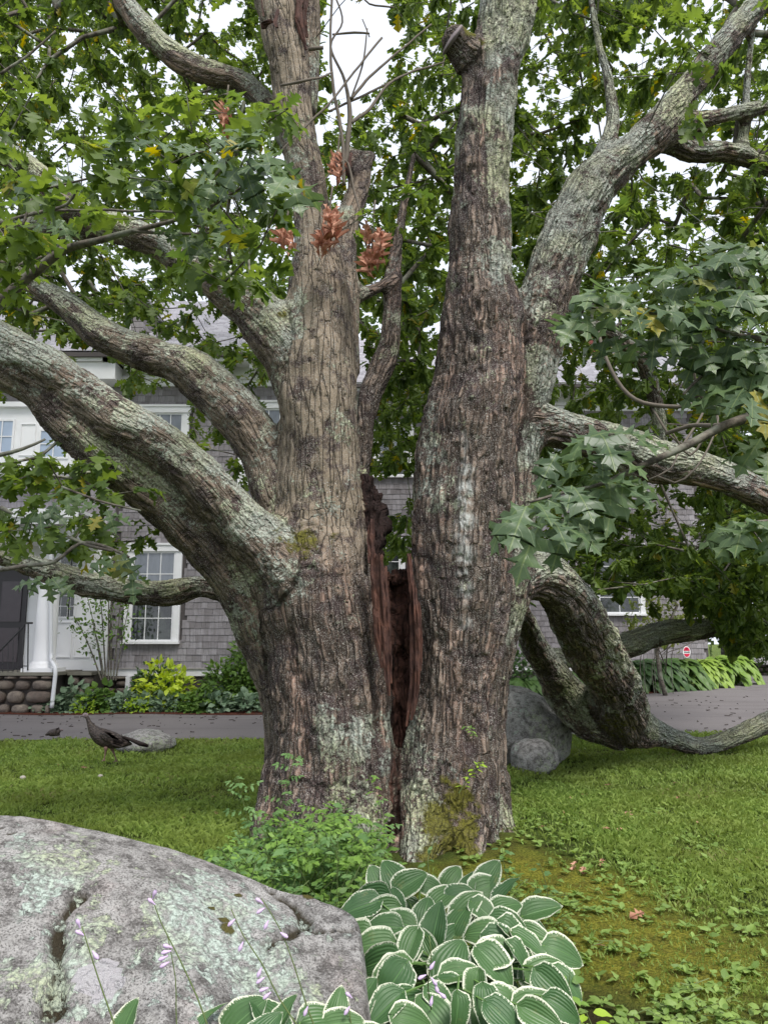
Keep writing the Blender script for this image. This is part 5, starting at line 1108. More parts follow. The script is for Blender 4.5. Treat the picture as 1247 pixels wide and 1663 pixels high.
def boulder(px0, px1, top_py, Y, ry, label, seed, mat=M_ROCKD, flat=1.0, zb=None, mossw=.3, rot=0):
    a = at(px0, 1200, Y); b = at(px1, 1200, Y); w = (b[0] - a[0]) / 2; cx = (a[0] + b[0]) / 2; g = float(gz(cx, Y)) if zb is None else zb; H = at(px0, top_py, Y)[2] - g
    m = MB().ell((0, 0, 0), (1, 1, 1), 40, 26, None, 0, seed); P = np.array(m.V); P = np.sign(P) * np.abs(P) ** .9
    n = .22 * fbm(P * 1.1 + seed, 3, seed) + .05 * fbm(P * 4, 4, seed + 1); P *= (1 + n)[:, None]; P *= np.array((w, ry, H * .62 * flat)); P[:, 2] += H * .4
    P[:, 0] -= (P[:, 0].max() + P[:, 0].min()) / 2; P *= np.array((w * 2 / (np.ptp(P[:, 0])), 1, 1)); P[:, 2] += H - P[:, 2].max()
    P[:, 2] = np.maximum(P[:, 2], -.15); z = np.zeros(len(P)); mo = mossw * ss(-.3, .3, fbm(P * 2, 3, seed + 5)) ; nz = P[:, 2] / H
    me = mesh_np('boulder', P, m.F, mat, True, {'crack': ('FLOAT', z), 'mossy': ('FLOAT', mo * (1 - nz)), 'pale': ('FLOAT', z), 'lich': ('FLOAT', z + .25)})
    return tag(link('boulder', me, None, (cx, Y, g)), label, 'boulder')
boulder(745, 926, 1112, 10.9, .9, 'large rounded grey boulder in shade between the trunk and the low limb', 3, mossw=.3)
boulder(828, 905, 1199, 10.0, .3, 'small mossy stone lying against the large shaded boulder', 5, mossw=.5)
boulder(190, 284, 1184, 11.9, .5, 'low flat grey rock in the lawn behind the turkey', 8, M_ROCKD, mossw=.2)
for px, py, lb in ((163, 1261, 'small pale pebble in the lawn below the turkey'), (37, 1264, 'small pale pebble in the lawn at far left')):
    p = at(px, py, 9.2 if px > 100 else 9.15); m = MB().ell((0, 0, .03), (.035, .03, .025), 8, 6, None, .2, px); tag(m.build('pebble', simple('pebble', (.42, .38, .34), .8), None, True, (p[0], p[1], gz(p[0], p[1]) + .02)), lb, 'pebble')

# ------------------------------------------------------------------ grass
def mat_grass():
    m = NM('grass_blade'); t = m.attr('tint'); p = m.pos(); n = m.noise(p, .9, 4)
    c = m.mix(t, (.13, .21, .04), (.33, .44, .11)); c = m.mix(m.ramp(n, [(.4, 0), (.62, .65)]), c, (.20, .25, .055)); c = m.mix(m.ramp(t, [(.95, 0), (.97, .8)]), c, (.26, .23, .10))
    b = m.bsdf(c, .5, None, .3); tr = m.n('ShaderNodeBsdfTranslucent'); m.l(m.hsv(c, .49, 1.1, 1.5), tr.inputs[0]); x = m.n('ShaderNodeMixShader'); x.inputs[0].default_value = .35; m.l(b, x.inputs[1]); m.l(tr.outputs[0], x.inputs[2]); return m.done(x.outputs[0])
def grass():
    g = np.random.default_rng(5); PX = []; HT = []; WD = []
    for y0, y1, dens, wd, hh in ((3.3, 5.0, 8200, .0030, .044), (5.0, 6.5, 7200, .0034, .05), (6.5, 8.5, 4600, .0045, .052), (8.5, 11, 2500, .0062, .055), (11, 13.6, 1500, .0085, .06)):
        xl = -.62 * y1 - .3; xr = .62 * y1 + .3; n = int((xr - xl) * (y1 - y0) * dens); x = g.uniform(xl, xr, n); y = g.uniform(y0, y1, n)
        cl = fbm(np.stack([x * 1.6, y * 1.6, x * 0], 1), 3, 44); cl2 = fbm(np.stack([x * 9, y * 9, x * 0], 1), 2, 45)
        keep = g.random(n) < np.clip(.75 + .9 * cl2 + .4 * cl, .12, 1)
        # thin over the moss bank, none in bare soil, rock, trunk
        d1 = ((x - 1.05) / .8) ** 2 + ((y - 5.3) / .85) ** 2; d2 = ((x - 1.3) / .9) ** 2 + ((y - 4.35) / .75) ** 2
        keep &= g.random(n) > np.clip(.9 * np.exp(-d1) + .6 * np.exp(-d2), 0, .8) * (y < 7)
        keep &= g.random(n) > np.clip(1.5 * np.exp(-(((x - .95) / .32) ** 2 + ((y - 3.6) / .6) ** 2)), 0, 1)
        keep &= g.random(n) > np.clip(1.8 * np.exp(-(((x - .3) / 1.3) ** 2 + ((y - 6.1) / .75) ** 2) * 1.3), 0, 1)
        keep &= ~((x < .25) & (y < 4.4)); keep &= g.random(n) > .8 * ((x < -.2) & (x > -1.5) & (y < 5.6))
        keep &= y < drive_edge_near(x) + .1 * cl2 - .02
        thin = (x > 0) & (y < 6); hgt = hh * .95 * (.45 + 1.1 * g.random(n) ** 1.3) * (1 + .6 * cl) * np.where(thin, .55 + .45 * ss(.5, 2.5, x) * ss(4, 6, y), 1)
        x, y, hgt = x[keep], y[keep], hgt[keep]; PX.append(np.stack([x, y, gz(x, y) + .004], 1)); HT.append(hgt); WD.append(np.full(len(x), wd))
    P = np.concatenate(PX); H = np.concatenate(HT); Wd = np.concatenate(WD); n = len(P); a = g.random(n) * 6.283; lean = .25 + .75 * g.random(n); b = g.random(n) * 6.283
    D = np.stack([np.cos(a), np.sin(a), 0 * a], 1) * Wd[:, None]; Ln = np.stack([np.cos(b), np.sin(b), 0 * b], 1) * (H * lean)[:, None]; up = np.array((0, 0, 1.))
    V = np.stack([P - D, P + D, P + Ln * .35 + D * .8 + up * (H * .62)[:, None], P + Ln + up * (H * (1.05 - .35 * lean))[:, None]], 1)
    # blade: quad-ish of two triangles
    V[:, 2] = P + Ln * .35 + D * .8 + up * (H * .62)[:, None]
    i = np.arange(n)[:, None] * 4; F = np.concatenate([i + np.array([[0, 1, 2]]), i + np.array([[0, 2, 3]])])
    t = np.repeat(np.clip(g.random(n) * .8 + .25 * (fbm(P * 1.2, 2, 47) + .4), 0, 1), 4)
    o = link('grass', mesh_np('grass', V.reshape(-1, 3), F, mat_grass(), False, {'tint': ('FLOAT', t)})); tag(o, 'short green lawn grass around the oak', 'grass', kind='stuff'); print('blades', n)
grass()

# ------------------------------------------------------------------ hosta plants
def mat_hosta(name, green, light, margin=True, mcol=(.72, .74, .58)):
    m = NM(name); uv = m.attr('luv', True); sp = m.n('ShaderNodeSeparateXYZ'); m.l(uv, sp.inputs[0]); u, v = sp.outputs[0], sp.outputs[1]; p = m.pos(); r = m.n('ShaderNodeObjectInfo').outputs['Random']
    n = m.noise(p, 30, 4, .6); c = m.mix(m.math('MULTIPLY_ADD', r, .7, m.math('MULTIPLY', n, .3)), green, light); c = m.mix(m.ramp(m.noise(p, 16, 4, .7), [(.62, 0), (.72, .5)]), c, (.20, .21, .07))
    au = m.math('ABSOLUTE', u); ve = m.math('SINE', m.math('MULTIPLY', u, 30.0)); vein = m.ramp(ve, [(.0, 0), (.7, 0), (1, .10)])
    c = m.mix(vein, c, tuple(x * .45 for x in green)); c = m.mix(m.ramp(au, [(.0, .5), (.035, 0)]), c, tuple(min(1, x * 2.2) for x in light))
    nr = m.bump(m.math('MULTIPLY_ADD', ve, -.5, m.math('MULTIPLY', n, .25)), .35, .005)
    if margin:
        e = m.math('MAXIMUM', au, m.math('MULTIPLY_ADD', v, 2.2, -1.22)); jag = m.noise(m.mapv(uv, (3, 26, 1)), 1.6, 3, .7); e = m.math('ADD', e, m.math('MULTIPLY', m.math('SUBTRACT', jag, .5), .62))
        c = m.mix(m.ramp(m.math('ADD', e, m.math('MULTIPLY', m.math('SUBTRACT', r, .6), .12)), [(.84, 0), (.87, .35), (.91, 1)]), c, mcol)
    b = m.bsdf(c, .42, nr, .4); tr = m.n('ShaderNodeBsdfTranslucent'); m.l(c, tr.inputs[0]); x = m.n('ShaderNodeMixShader'); x.inputs[0].default_value = .22; m.l(b, x.inputs[1]); m.l(tr.outputs[0], x.inputs[2]); return m.done(x.outputs[0])
M_HOSTA = mat_hosta('variegated_hosta', (.04, .105, .035), (.095, .185, .06))
def hosta_leaf(seed, mat, wmax=.36, nu=8, nv=9, droop=.35, cup=.22, twist=.1):
    r = random.Random(seed); V = []; U = []
    for j in range(nv + 1):
        v = j / nv; w = wmax * (v ** .45 * (1 - v) ** .82 / .452) + (.02 if j == 0 else 0)
        for i in range(nu + 1):
            u = -1 + 2 * i / nu; x = u * w; y = v - .10 * (1 - v) * abs(u) * (v < .4)
            z = cup * abs(u) * w * 1.2 - droop * v * v + .022 * math.sin(v * 16 + seed) * abs(u) ** 2 + twist * u * w * v + .10 * v
            V.append((x, y, z)); U.append((u, v, 0))
    F = [(j * (nu + 1) + i, j * (nu + 1) + i + 1, (j + 1) * (nu + 1) + i + 1, (j + 1) * (nu + 1) + i) for j in range(nv) for i in range(nu)]
    return mesh_np('leaf', V, F, mat, True, {'luv': ('FLOAT_VECTOR', U)})
HL = [hosta_leaf(k, M_HOSTA, (.36, .40, .32, .38, .34, .30)[k], droop=(.2, .4, .1, .6, .3, .75)[k], cup=(.2, .08, .45, .1, .3, .55)[k], twist=(.1, -.2, .3, .05, -.3, .5)[k]) for k in range(6)]
M_PET = simple('hosta_petiole', (.12, .22, .06), .5); M_FLOW = simple('lilac_flower', (.55, .42, .62), .6); M_STALK = simple('flower_stalk', (.11, .15, .05), .6)
def hosta_clump(root, cx, cy, cz, leaves):
    """leaves: list of (photo px, py, Y, photo-plane heading deg (0=right, 90=up), length m, tilt)"""
    for k, (px, py, Y, hd, L, tl) in enumerate(leaves):
        c = Vector(at(px, py, Y)); a = math.radians(hd); a += random.uniform(-.35, .35); A = Vector((math.cos(a), math.sin(a) * .55 - .15, math.sin(a) * .75 - .1 + tl)).normalized()
        N = Vector((-.15 * math.cos(a) + random.uniform(-.6, .6), -.7 + random.uniform(-.35, .35), .8)); base = c - A * L * .5
        o = bpy.data.objects.new('leaf', HL[k % 6]); COL.objects.link(o); o.parent = root; M = orient(A, N).to_4x4(); M.translation = base - root.location; o.matrix_local = M @ Matrix.Diagonal((L * random.uniform(.95, 1.2), L, L, 1))
        g = Vector((cx + random.uniform(-.07, .07), cy + random.uniform(-.07, .07), cz)); mid = (g + base) / 2 + Vector((0, 0, .06)) - A * .04
        S = catmull([tuple(g - root.location), tuple(mid - root.location), tuple(base - root.location)], .08); MB().tube(S, .004, 4, False).build('petiole', M_PET, root)
def stalk(root, pts, fl, r=.0028):
    S = catmull([at(*q) - np.array(root.location) for q in pts], .05); so = MB().tube(S, np.linspace(r, r * .6, len(S)), 5).build('flower_stalk', M_STALK, root, True)
    for px, py, Y, ang in fl:
        c = at(px, py, Y) - np.array(root.location); m = MB(); d = Vector((math.cos(ang), -.2, math.sin(ang))).normalized(); R = d.to_track_quat('Z', 'Y').to_matrix(); V = []; F = []; prof = [(0, .002), (.006, .003), (.014, .0055), (.022, .007), (.03, .003)]
        for z, rr in prof:
            for k in range(6): V.append(tuple(R @ Vector((rr * math.cos(k * math.pi / 3), rr * math.sin(k * math.pi / 3), z)) + Vector(c)))
        for i in range(4):
            for k in range(6): F.append((i * 6 + k, i * 6 + (k + 1) % 6, (i + 1) * 6 + (k + 1) % 6, (i + 1) * 6 + k))
        m.add(V, F); m.build('flower', M_FLOW, so, True)
h1 = empty('hosta', (.3, 3.6, 0), 'large variegated hosta with cream edged green leaves before the oak', 'hosta')
LV = [(612, 1430, 4.0, 125, .17, .2), (637, 1422, 3.98, 110, .18, .3), (668, 1434, 3.92, 20, .19, .0), (703, 1440, 3.95, -20, .13, 0), (735, 1425, 4.05, 60, .15, .1), (760, 1432, 4.0, 70, .15, .2), (795, 1420, 4.0, 55, .18, .2), (790, 1440, 3.95, 40, .17, .1), (825, 1448, 3.9, 40, .18, .1), (722, 1450, 3.85, 60, .18, .1), (752, 1455, 3.85, 40, .17, 0), (597, 1455, 3.8, 160, .19, 0),
      (582, 1475, 3.7, 175, .2, -.05), (640, 1462, 3.8, 120, .13, .1), (618, 1478, 3.72, 165, .17, 0), (640, 1495, 3.65, 170, .19, 0), (620, 1505, 3.6, 175, .17, -.05), (572, 1515, 3.55, 170, .16, 0), (603, 1535, 3.45, 178, .19, -.05), (690, 1478, 3.75, 90, .14, .1), (708, 1503, 3.55, 80, .21, .25), (742, 1490, 3.65, 55, .19, .2), (760, 1470, 3.72, 50, .19, .2), (740, 1515, 3.6, 50, .16, .1), (787, 1482, 3.7, -20, .15, 0), (822, 1470, 3.75, 20, .16, 0), (882, 1480, 3.8, 5, .2, 0), (780, 1512, 3.55, 170, .16, 0), (828, 1500, 3.6, 10, .17, 0),
      (840, 1518, 3.55, -10, .18, 0), (862, 1535, 3.5, -35, .18, -.05), (820, 1535, 3.5, -20, .19, 0), (872, 1520, 3.6, -30, .15, 0), (918, 1546, 3.5, -8, .18, 0), (886, 1574, 3.4, 30, .18, .05), (850, 1560, 3.4, -30, .18, -.05), (792, 1555, 3.4, 175, .2, 0), (733, 1558, 3.4, 60, .2, .15), (665, 1545, 3.42, -100, .18, -.1), (652, 1535, 3.45, 140, .16, 0), (688, 1530, 3.5, 120, .14, .1), (610, 1562, 3.35, -170, .19, -.1), (633, 1575, 3.3, 180, .17, -.1), (636, 1598, 3.22, -150, .18, -.15), (752, 1585, 3.3, 10, .18, 0), (715, 1600, 3.25, 150, .17, 0), (806, 1570, 3.35, -20, .2, 0),
      (772, 1610, 3.2, -90, .15, -.1), (900, 1605, 3.25, -20, .18, -.05), (925, 1595, 3.3, -15, .16, -.05), (872, 1630, 3.15, 20, .18, 0), (832, 1628, 3.15, -10, .19, -.05), (810, 1622, 3.2, 170, .16, 0), (664, 1620, 3.15, 30, .18, -.1), (590, 1622, 3.1, 80, .18, .1), (600, 1640, 3.05, 90, .17, .1), (625, 1642, 3.05, -140, .17, -.1), (672, 1655, 3.0, -10, .16, -.1), (790, 1640, 3.1, -80, .16, -.1), (745, 1655, 3.0, -90, .16, -.15), (820, 1658, 3.0, -30, .17, -.1), (700, 1640, 3.1, 130, .16, 0), (880, 1655, 3.0, -25, .17, -.1), (722, 1625, 3.15, -40, .16, -.05), (915, 1640, 3.1, -25, .15, -.1)]
rr_ = random.Random(77)
for k in range(50):   # lower leaves filling the inside of the clump
    px = rr_.uniform(600, 900); py = rr_.uniform(1470, 1680); Y = 4.0 - (py - 1440) / 240 * .9 + .16; LV.append((px, py, Y, math.degrees(math.atan2(-(py - 1520) * .7, px - 740)) + rr_.uniform(-30, 30), rr_.uniform(.14, .18), rr_.uniform(-.1, .1)))
for j in range(3): pass
for k in range(len(LV)): LV[k] = (*LV[k][:4], LV[k][4] * .96, LV[k][5])
hosta_clump(h1, .28, 3.62, .0, LV)
stalk(h1, [(700, 1640, 3.1), (695, 1600, 2.95), (700, 1560, 2.85), (697, 1520, 2.85)], [(706, 1562, 2.84, -2.2), (692, 1584, 2.84, 3.5), (706, 1598, 2.84, -1.2), (702, 1618, 2.84, -1.8), (700, 1588, 2.84, -.9), (712, 1612, 2.84, -.6)])
h2 = empty('hosta', (-.25, 2.7, 0), 'low variegated hosta at the bottom edge sending tall flower stalks over the boulder', 'hosta')
LV2 = [q for q in [(400, 1650, 2.75, 60, .16, .2), (437, 1645, 2.75, 110, .16, .2), (465, 1650, 2.75, 80, .14, .2), (485, 1640, 2.8, -30, .15, 0), (520, 1650, 2.8, 20, .14, 0), (548, 1640, 2.85, 60, .15, .2), (330, 1655, 2.7, 80, .12, .2), (560, 1662, 2.8, 20, .14, 0), (505, 1668, 2.7, 120, .15, 0), (425, 1675, 2.65, 60, .15, .1), (240, 1660, 2.6, 120, .12, .1), (210, 1655, 2.6, 60, .12, .2), (360, 1680, 2.6, 100, .14, .1), (600, 1680, 2.8, 40, .15, 0)] if q[0] not in (240, 360, 485, 505)]
hosta_clump(h2, -.2, 2.55, .1, LV2)
stalk(h2, [(195, 1690, 2.5), (170, 1620, 2.5), (150, 1560, 2.5), (133, 1505, 2.5)], [(137, 1520, 2.5, 2.6), (150, 1545, 2.5, -.8), (130, 1508, 2.5, 1.9)])
stalk(h2, [(345, 1690, 2.6), (320, 1620, 2.6), (285, 1545, 2.6), (262, 1500, 2.6), (246, 1455, 2.6)], [(278, 1545, 2.59, 3.3), (273, 1553, 2.59, 3.5), (275, 1563, 2.59, 3.6), (252, 1470, 2.6, 2.4), (248, 1460, 2.6, 1.2)])
stalk(h2, [(288, 1700, 2.6), (286, 1640, 2.6), (285, 1590, 2.6), (272, 1520, 2.6)], [(280, 1540, 2.6, 2.8)], .0022)
stalk(h2, [(500, 1690, 2.7), (455, 1625, 2.7), (425, 1565, 2.7), (395, 1520, 2.7), (376, 1478, 2.7)], [(382, 1493, 2.69, -2.4), (395, 1530, 2.69, -2), (430, 1588, 2.69, -2.6), (436, 1605, 2.69, 3.4), (440, 1612, 2.69, 3.8), (425, 1572, 2.69, -2)])
stalk(h2, [(520, 1690, 2.75), (500, 1640, 2.75), (478, 1570, 2.75), (455, 1510, 2.75), (425, 1460, 2.75)], [(430, 1475, 2.74, -2.6), (436, 1495, 2.74, -2), (427, 1468, 2.74, 2.5), (455, 1515, 2.74, -.5), (500, 1635, 2.74, -2)])
stalk(h2, [(575, 1690, 2.8), (568, 1650, 2.8), (566, 1628, 2.8)], [(568, 1635, 2.79, -2.2), (572, 1622, 2.79, 2.4)])

# ------------------------------------------------------------------ seedlings and creepers at the foot of the oak
M_WEED = leaf_mat('seedling_leaf', (.075, .15, .03), (.21, .35, .07), (.17, .28, .07), .3, yellow=False)
M_WEED2 = leaf_mat('pale_seedling_leaf', (.08, .17, .05), (.16, .27, .10), (.16, .26, .1), .3, yellow=False)
M_LAWNW = leaf_mat('lawn_weed_leaf', (.12, .20, .045), (.25, .36, .09), (.2, .28, .08), .3, yellow=False)
M_LIME = leaf_mat('lime_leaf', (.20, .34, .03), (.36, .50, .06), (.3, .42, .05), .35, yellow=False)
OV = [(.03, 0), (.22, .2), (.28, .42), (.22, .68), (.10, .88), (0, 1)]
OVT = [(.02, 0), (.14, .14), (.19, .3), (.22, .36), (.17, .5), (.19, .56), (.12, .7), (.12, .78), (0, 1)]
def pinnate(L, p0, p1, npair, size, g, up=(0, -.35, 1)):
    """leaflets along a leaf stalk from p0 to p1"""
    D = unit(p1 - p0); N = np.array(up) + (g.random(3) - .5) * .4; S = unit(np.cross(D, N)); n = npair * 2 + 1
    t = np.concatenate([np.repeat(np.linspace(.25, .92, npair), 2), [1.0]]); sg = np.concatenate([np.tile([1, -1], npair), [0]])
    O = p0 + (p1 - p0) * t[:, None]; A = unit(D * (.75 - .3 * np.abs(sg))[:, None] + S * sg[:, None] * .9 + np.array((0, 0, -.12))); L.add(O, A, np.tile(N, (n, 1)) + (g.random((n, 3)) - .5) * .3, size * (.8 + .4 * g.random(n)), g.random(n))
def weed(px, py, Y, top, label, nl, size, kind, mat, seed, spread=1.0, name='seedling', cat='seedling', group=None, zb=None):
    """stem from ground point to `top` (photo px,py,Y) with nl leaves"""
    b = at(px, py, Y); b[2] = float(gz(b[0], b[1])) if zb is None else zb; t = empty(name, b, label, cat, group); tp = at(*top) - b; g = np.random.default_rng(seed); S = catmull([(0, 0, 0), tuple(tp * .5 + np.array((g.uniform(-.04, .04), 0, .02))), tuple(tp)], .03); m = MB(); m.tube(S, np.linspace(.004, .0015, len(S)), 5)
    L = Leaves(OVT if kind == 'tooth' else OV, seed)
    for k in range(nl):
        u = .25 + .75 * (k + .5) / nl; q = S[int(u * (len(S) - 1))]; a = k * 2.4 + g.random(); ln = spread * (.07 + .07 * g.random()) * (1.2 - .5 * u); e = q + np.array((math.cos(a) * ln, math.sin(a) * ln * .7 - .02, ln * g.uniform(.0, .5)))
        if kind == 'pin': m.tube([q, e], .0012, 3, False); pinnate(L, q, e, 3, size, g)
        else: L.add(q[None] + .3 * (e - q), unit(e - q)[None] + np.array([[0, 0, -.2]]), np.array([[0, -.4, 1.]]) + (g.random((1, 3)) - .5) * .7, np.array([size * (.8 + .5 * g.random())]), g.random(1))
    m.build('stem', M_STALK, t); link('leaves', L.mesh('leaves', mat), t); return t
weed(425, 1395, 5.35, (385, 1262, 5.3), 'pale green compound-leaved sapling standing left of the trunk over the lawn', 17, .035, 'pin', M_WEED2, 1, 1.15)
weed(440, 1410, 5.4, (480, 1225, 5.4), 'tall pale sapling with feathery leaves against the left side of the trunk', 18, .034, 'pin', M_WEED2, 2, 1.0)
weed(450, 1390, 5.45, (500, 1330, 5.35), 'compound-leaved sapling low against the bark at centre left of the trunk foot', 12, .034, 'pin', M_WEED, 3)
weed(628, 1370, 5.7, (598, 1258, 5.75), 'three-leaved creeper climbing the bark just left of the split', 14, .06, 'tooth', M_WEED, 4, .55, 'creeper', 'creeper')
weed(620, 1350, 5.7, (622, 1335, 5.7), 'tiny sprout hanging at the edge of the split', 6, .04, 'tooth', M_WEED, 5, .4)
weed(745, 1295, 5.6, (785, 1235, 5.6), 'bright lime sprout growing out of the right trunk', 16, .04, 'ov', M_LIME, 6, .5, 'sprout', 'sprout', zb=.55)
weed(752, 1200, 5.8, (770, 1198, 5.7), 'short mossy green sprig on the right trunk above the lime sprout', 12, .03, 'ov', M_WEED, 7, .35, 'sprout', 'sprout', zb=.98)
weed(830, 1420, 5.1, (815, 1375, 5.1), 'bushy light green seedling at the right foot of the trunk', 16, .05, 'ov', M_WEED2, 8, .9)
weed(560, 1420, 5.2, (560, 1338, 5.2), 'upright seedling with paired round leaves in the middle of the thicket', 16, .045, 'ov', M_WEED, 9, .35)
weed(606, 1440, 5.0, (610, 1385, 5.1), 'dark small-leaved seedling beside the split at ground level', 8, .04, 'ov', M_LEAF_DARK, 10, .6)
weed(700, 1400, 5.3, (704, 1370, 5.4), 'little two-leaved seedling on the mossy root', 5, .045, 'ov', M_WEED2, 11, .5)
weed(940, 1640, 3.3, (925, 1580, 3.3), 'broad-leaved seedling in the bare soil right of the hosta', 10, .05, 'ov', M_WEED, 12, .9)
weed(960, 1690, 3.1, (950, 1640, 3.1), 'bright seedling at the bottom edge beside the hosta', 14, .055, 'ov', M_LIME, 13, .9)
weed(560, 1430, 5.1, (575, 1352, 5.2), 'broad bright-leaved weed rising from the middle of the thicket', 12, .085, 'ov', M_WEED2, 15, .8)
weed(500, 1430, 5.0, (508, 1395, 5.0), 'lime-leaved low weed at the front of the thicket', 16, .05, 'ov', M_LIME, 16, 1.0)
weed(885, 1440, 4.6, (875, 1400, 4.6), 'small leafy weed on the mossy bank', 12, .04, 'ov', M_WEED2, 14, .9)
# undergrowth thicket: nobody could count it
def thicket(name, label, pts, mat, sizes, seed, halves=OV):
    g = np.random.default_rng(seed); L = Leaves(halves, seed); m = MB()
    for (x, y, h, n, sz, kind) in pts:
        z0 = float(gz(x, y)); S = catmull([(x, y, z0), (x + g.uniform(-.05, .05), y - .02, z0 + h * .6), (x + g.uniform(-.12, .12), y - g.random() * .08, z0 + h)], .05); m.tube(S, .0022, 3, False)
        for k in range(n):
            u = .2 + .8 * g.random(); q = S[int(u * (len(S) - 1))]; a = g.random() * 6.283; ln = .04 + .06 * g.random(); e = q + np.array((math.cos(a) * ln, math.sin(a) * ln, ln * g.uniform(0, .6)))
            if kind == 1: pinnate(L, q, e + (e - q) * .5, 3, sz * .62, g)
            else: L.add(q[None] + .2 * (e - q), unit(e - q)[None], np.array([[0, -.35, 1.]]) + (g.random((1, 3)) - .5) * .8, np.array([sz * (.7 + .6 * g.random())]), g.random(1))
    o = link(name, L.mesh(name, mat)); tag(o, label, 'undergrowth', kind='stuff')
    s = m.build(name + '_stems', M_STALK); tag(s, label.replace('leafy', 'thin green stems of the'), 'stems', kind='stuff'); return o
g_ = np.random.default_rng(12); pts = []
for k in range(400):
    px = g_.uniform(330, 612); Yq = g_.uniform(4.25, 5.85); p = at(px, 1400, Yq); x = p[0]
    edge = ss(330, 430, px); pts.append((x, Yq, (.12 + .30 * g_.random()) * (.35 + .65 * edge) * (1.2 - .2 * (Yq > 5.2)), 7, g_.uniform(.035, .08), int(g_.random() < .35)))
thicket('undergrowth', 'leafy green undergrowth crowding the left foot of the oak', pts[:230], M_WEED, 0, 21)
thicket('undergrowth', 'brighter leafy undergrowth mixed in at the left foot of the oak', pts[230:], M_LIME if False else M_WEED2, 0, 22)
pts = []
for k in range(45):
    x = g_.uniform(.7, 1.2); y = g_.uniform(4.3, 5.3); pts.append((x, y, .04 + .10 * g_.random() * (x < 1.0), 6, .03, 0))
for k in range(40): pts.append((g_.uniform(1.0, 1.4), g_.uniform(3.2, 3.7), .03 + .06 * g_.random(), 6, .045, 0))
for k in range(60): pts.append((g_.uniform(1.3, 2.4), g_.uniform(3.3, 3.9), .03 + .05 * g_.random(), 6, .042, 0))
thicket('ground_weeds', 'low leafy weeds creeping over the moss right of the oak', pts, M_LAWNW, 0, 23)
def lawn_weeds():
    g = np.random.default_rng(31); L = Leaves(OV, 31); n = 2300; x = g.uniform(.5, 5.5, n); y = g.uniform(3.4, 8.5, n); k = (x / y < .62) & (g.random(n) < np.clip(1.2 - (y - 3.4) / 6, .15, 1)); x, y = x[k], y[k]
    for a, b in zip(x, y):
        m = g.integers(3, 7); an = g.random(m) * 6.283; A = np.stack([np.cos(an), np.sin(an), .25 + .5 * g.random(m)], 1); L.add(np.tile((a, b, float(gz(a, b)) + .02), (m, 1)), A, np.tile((0, 0, 1.), (m, 1)) + (g.random((m, 3)) - .5) * .9, (.02 + .045 * g.random(m)), g.random(m))
    tag(link('lawn_weeds', L.mesh('lawn_weeds', M_LAWNW)), 'plantain and clover rosettes scattered through the right lawn', 'weeds', kind='stuff')
lawn_weeds()
def litter():
    g = np.random.default_rng(41); L = Leaves(HALF_F, 41); P = []
    for k in range(60): P.append((g.uniform(.3, 4), g.uniform(3.4, 9)))
    for k in range(20): P.append((g.uniform(-5, -.8), g.uniform(5.5, 12)))
    P = np.array(P); n = len(P); L.add(np.column_stack([P, gz(P[:, 0], P[:, 1]) + .035]), np.column_stack([g.normal(size=(n, 2)), np.zeros(n)]), np.tile((0, 0, 1.), (n, 1)) + g.normal(size=(n, 3)) * .3, .05 + .05 * g.random(n), g.random(n))
    tag(link('leaf_litter', L.mesh('leaf_litter', M_DEADLEAF)), 'fallen brown leaves scattered on the lawn', 'leaf litter', kind='stuff')
    m = MB(); 
    for k in range(420):
        x = g.uniform(-8, 9); t = g.random(); a, b = float(drive_edge_near(np.array(x))), float(drive_edge_far(np.array(x))); y = a + (min(b, 19) - a) * t; an = g.random() * 3.14; l = .03 + .10 * g.random() ** 2; z = float(gz(x, y)) + .04
        m.add([(x, y, z), (x + math.cos(an) * l, y + math.sin(an) * l, z), (x + math.cos(an) * l, y + math.sin(an) * l + .02, z + .012), (x, y + .02, z + .012)], [(0, 1, 2, 3)])
    tag(m.build('driveway_debris', simple('acorn_litter', (.03, .022, .02), .9)), 'dark twigs and acorns littering the driveway', 'debris', kind='stuff')
litter()
# flaking bark and leaf rot chips at the foot of the right trunk
# ------------------------------------------------------------------ plants along the house
def bush(px, py, Y, w_px, h_px, label, mat, n, size, seed, half=OV, name='shrub', cat='shrub', group=None, depth=.45, up=False):
    b = at(px, 1140, Y); gzv = float(gz(b[0], Y)); s = mpp(at(px, py, Y)); w = w_px * s / 2; h = h_px * s; t = empty(name, (b[0], Y, gzv), label, cat, group); g = np.random.default_rng(seed); L = Leaves(half, seed)
    v = g.normal(size=(n, 3)); v = unit(v) * (g.random(n) ** .35)[:, None]; v[:, 2] = np.abs(v[:, 2]); v *= (1 + .35 * fbm(v * 2.2 + seed, 2, seed))[:, None]; P = v * np.array((w, depth, h * .95)); A = unit(v + g.normal(size=(n, 3)) * .45 + np.array((0, -.3, .5 if up else -.1)))
    N = np.array((0, -.5, 1)) + g.normal(size=(n, 3)) * .45; L.add(P + np.array((0, 0, .05)), A, N, size * (.65 + .7 * g.random(n)), g.random(n)); link('foliage', L.mesh('foliage', mat), t)
    m = MB()
    for k in range(9): q = P[k * (n // 10)]; m.tube(catmull([(q[0] * .15, 0, 0), (q[0] * .5, q[1] * .5, q[2] * .5), tuple(q)], .2), .008, 4, False)
    m.build('stems', M_TWIG, t); return t
M_HGREY = leaf_mat('blue_green_leaf', (.09, .15, .085), (.22, .30, .20), (.2, .28, .18), .2, yellow=False)
M_GOLD = leaf_mat('golden_leaf', (.30, .42, .04), (.52, .62, .08), (.45, .55, .06), .35, yellow=False)
M_RHODO = leaf_mat('rhododendron_leaf', (.045, .10, .02), (.14, .24, .045), (.12, .2, .05), .3, yellow=False)
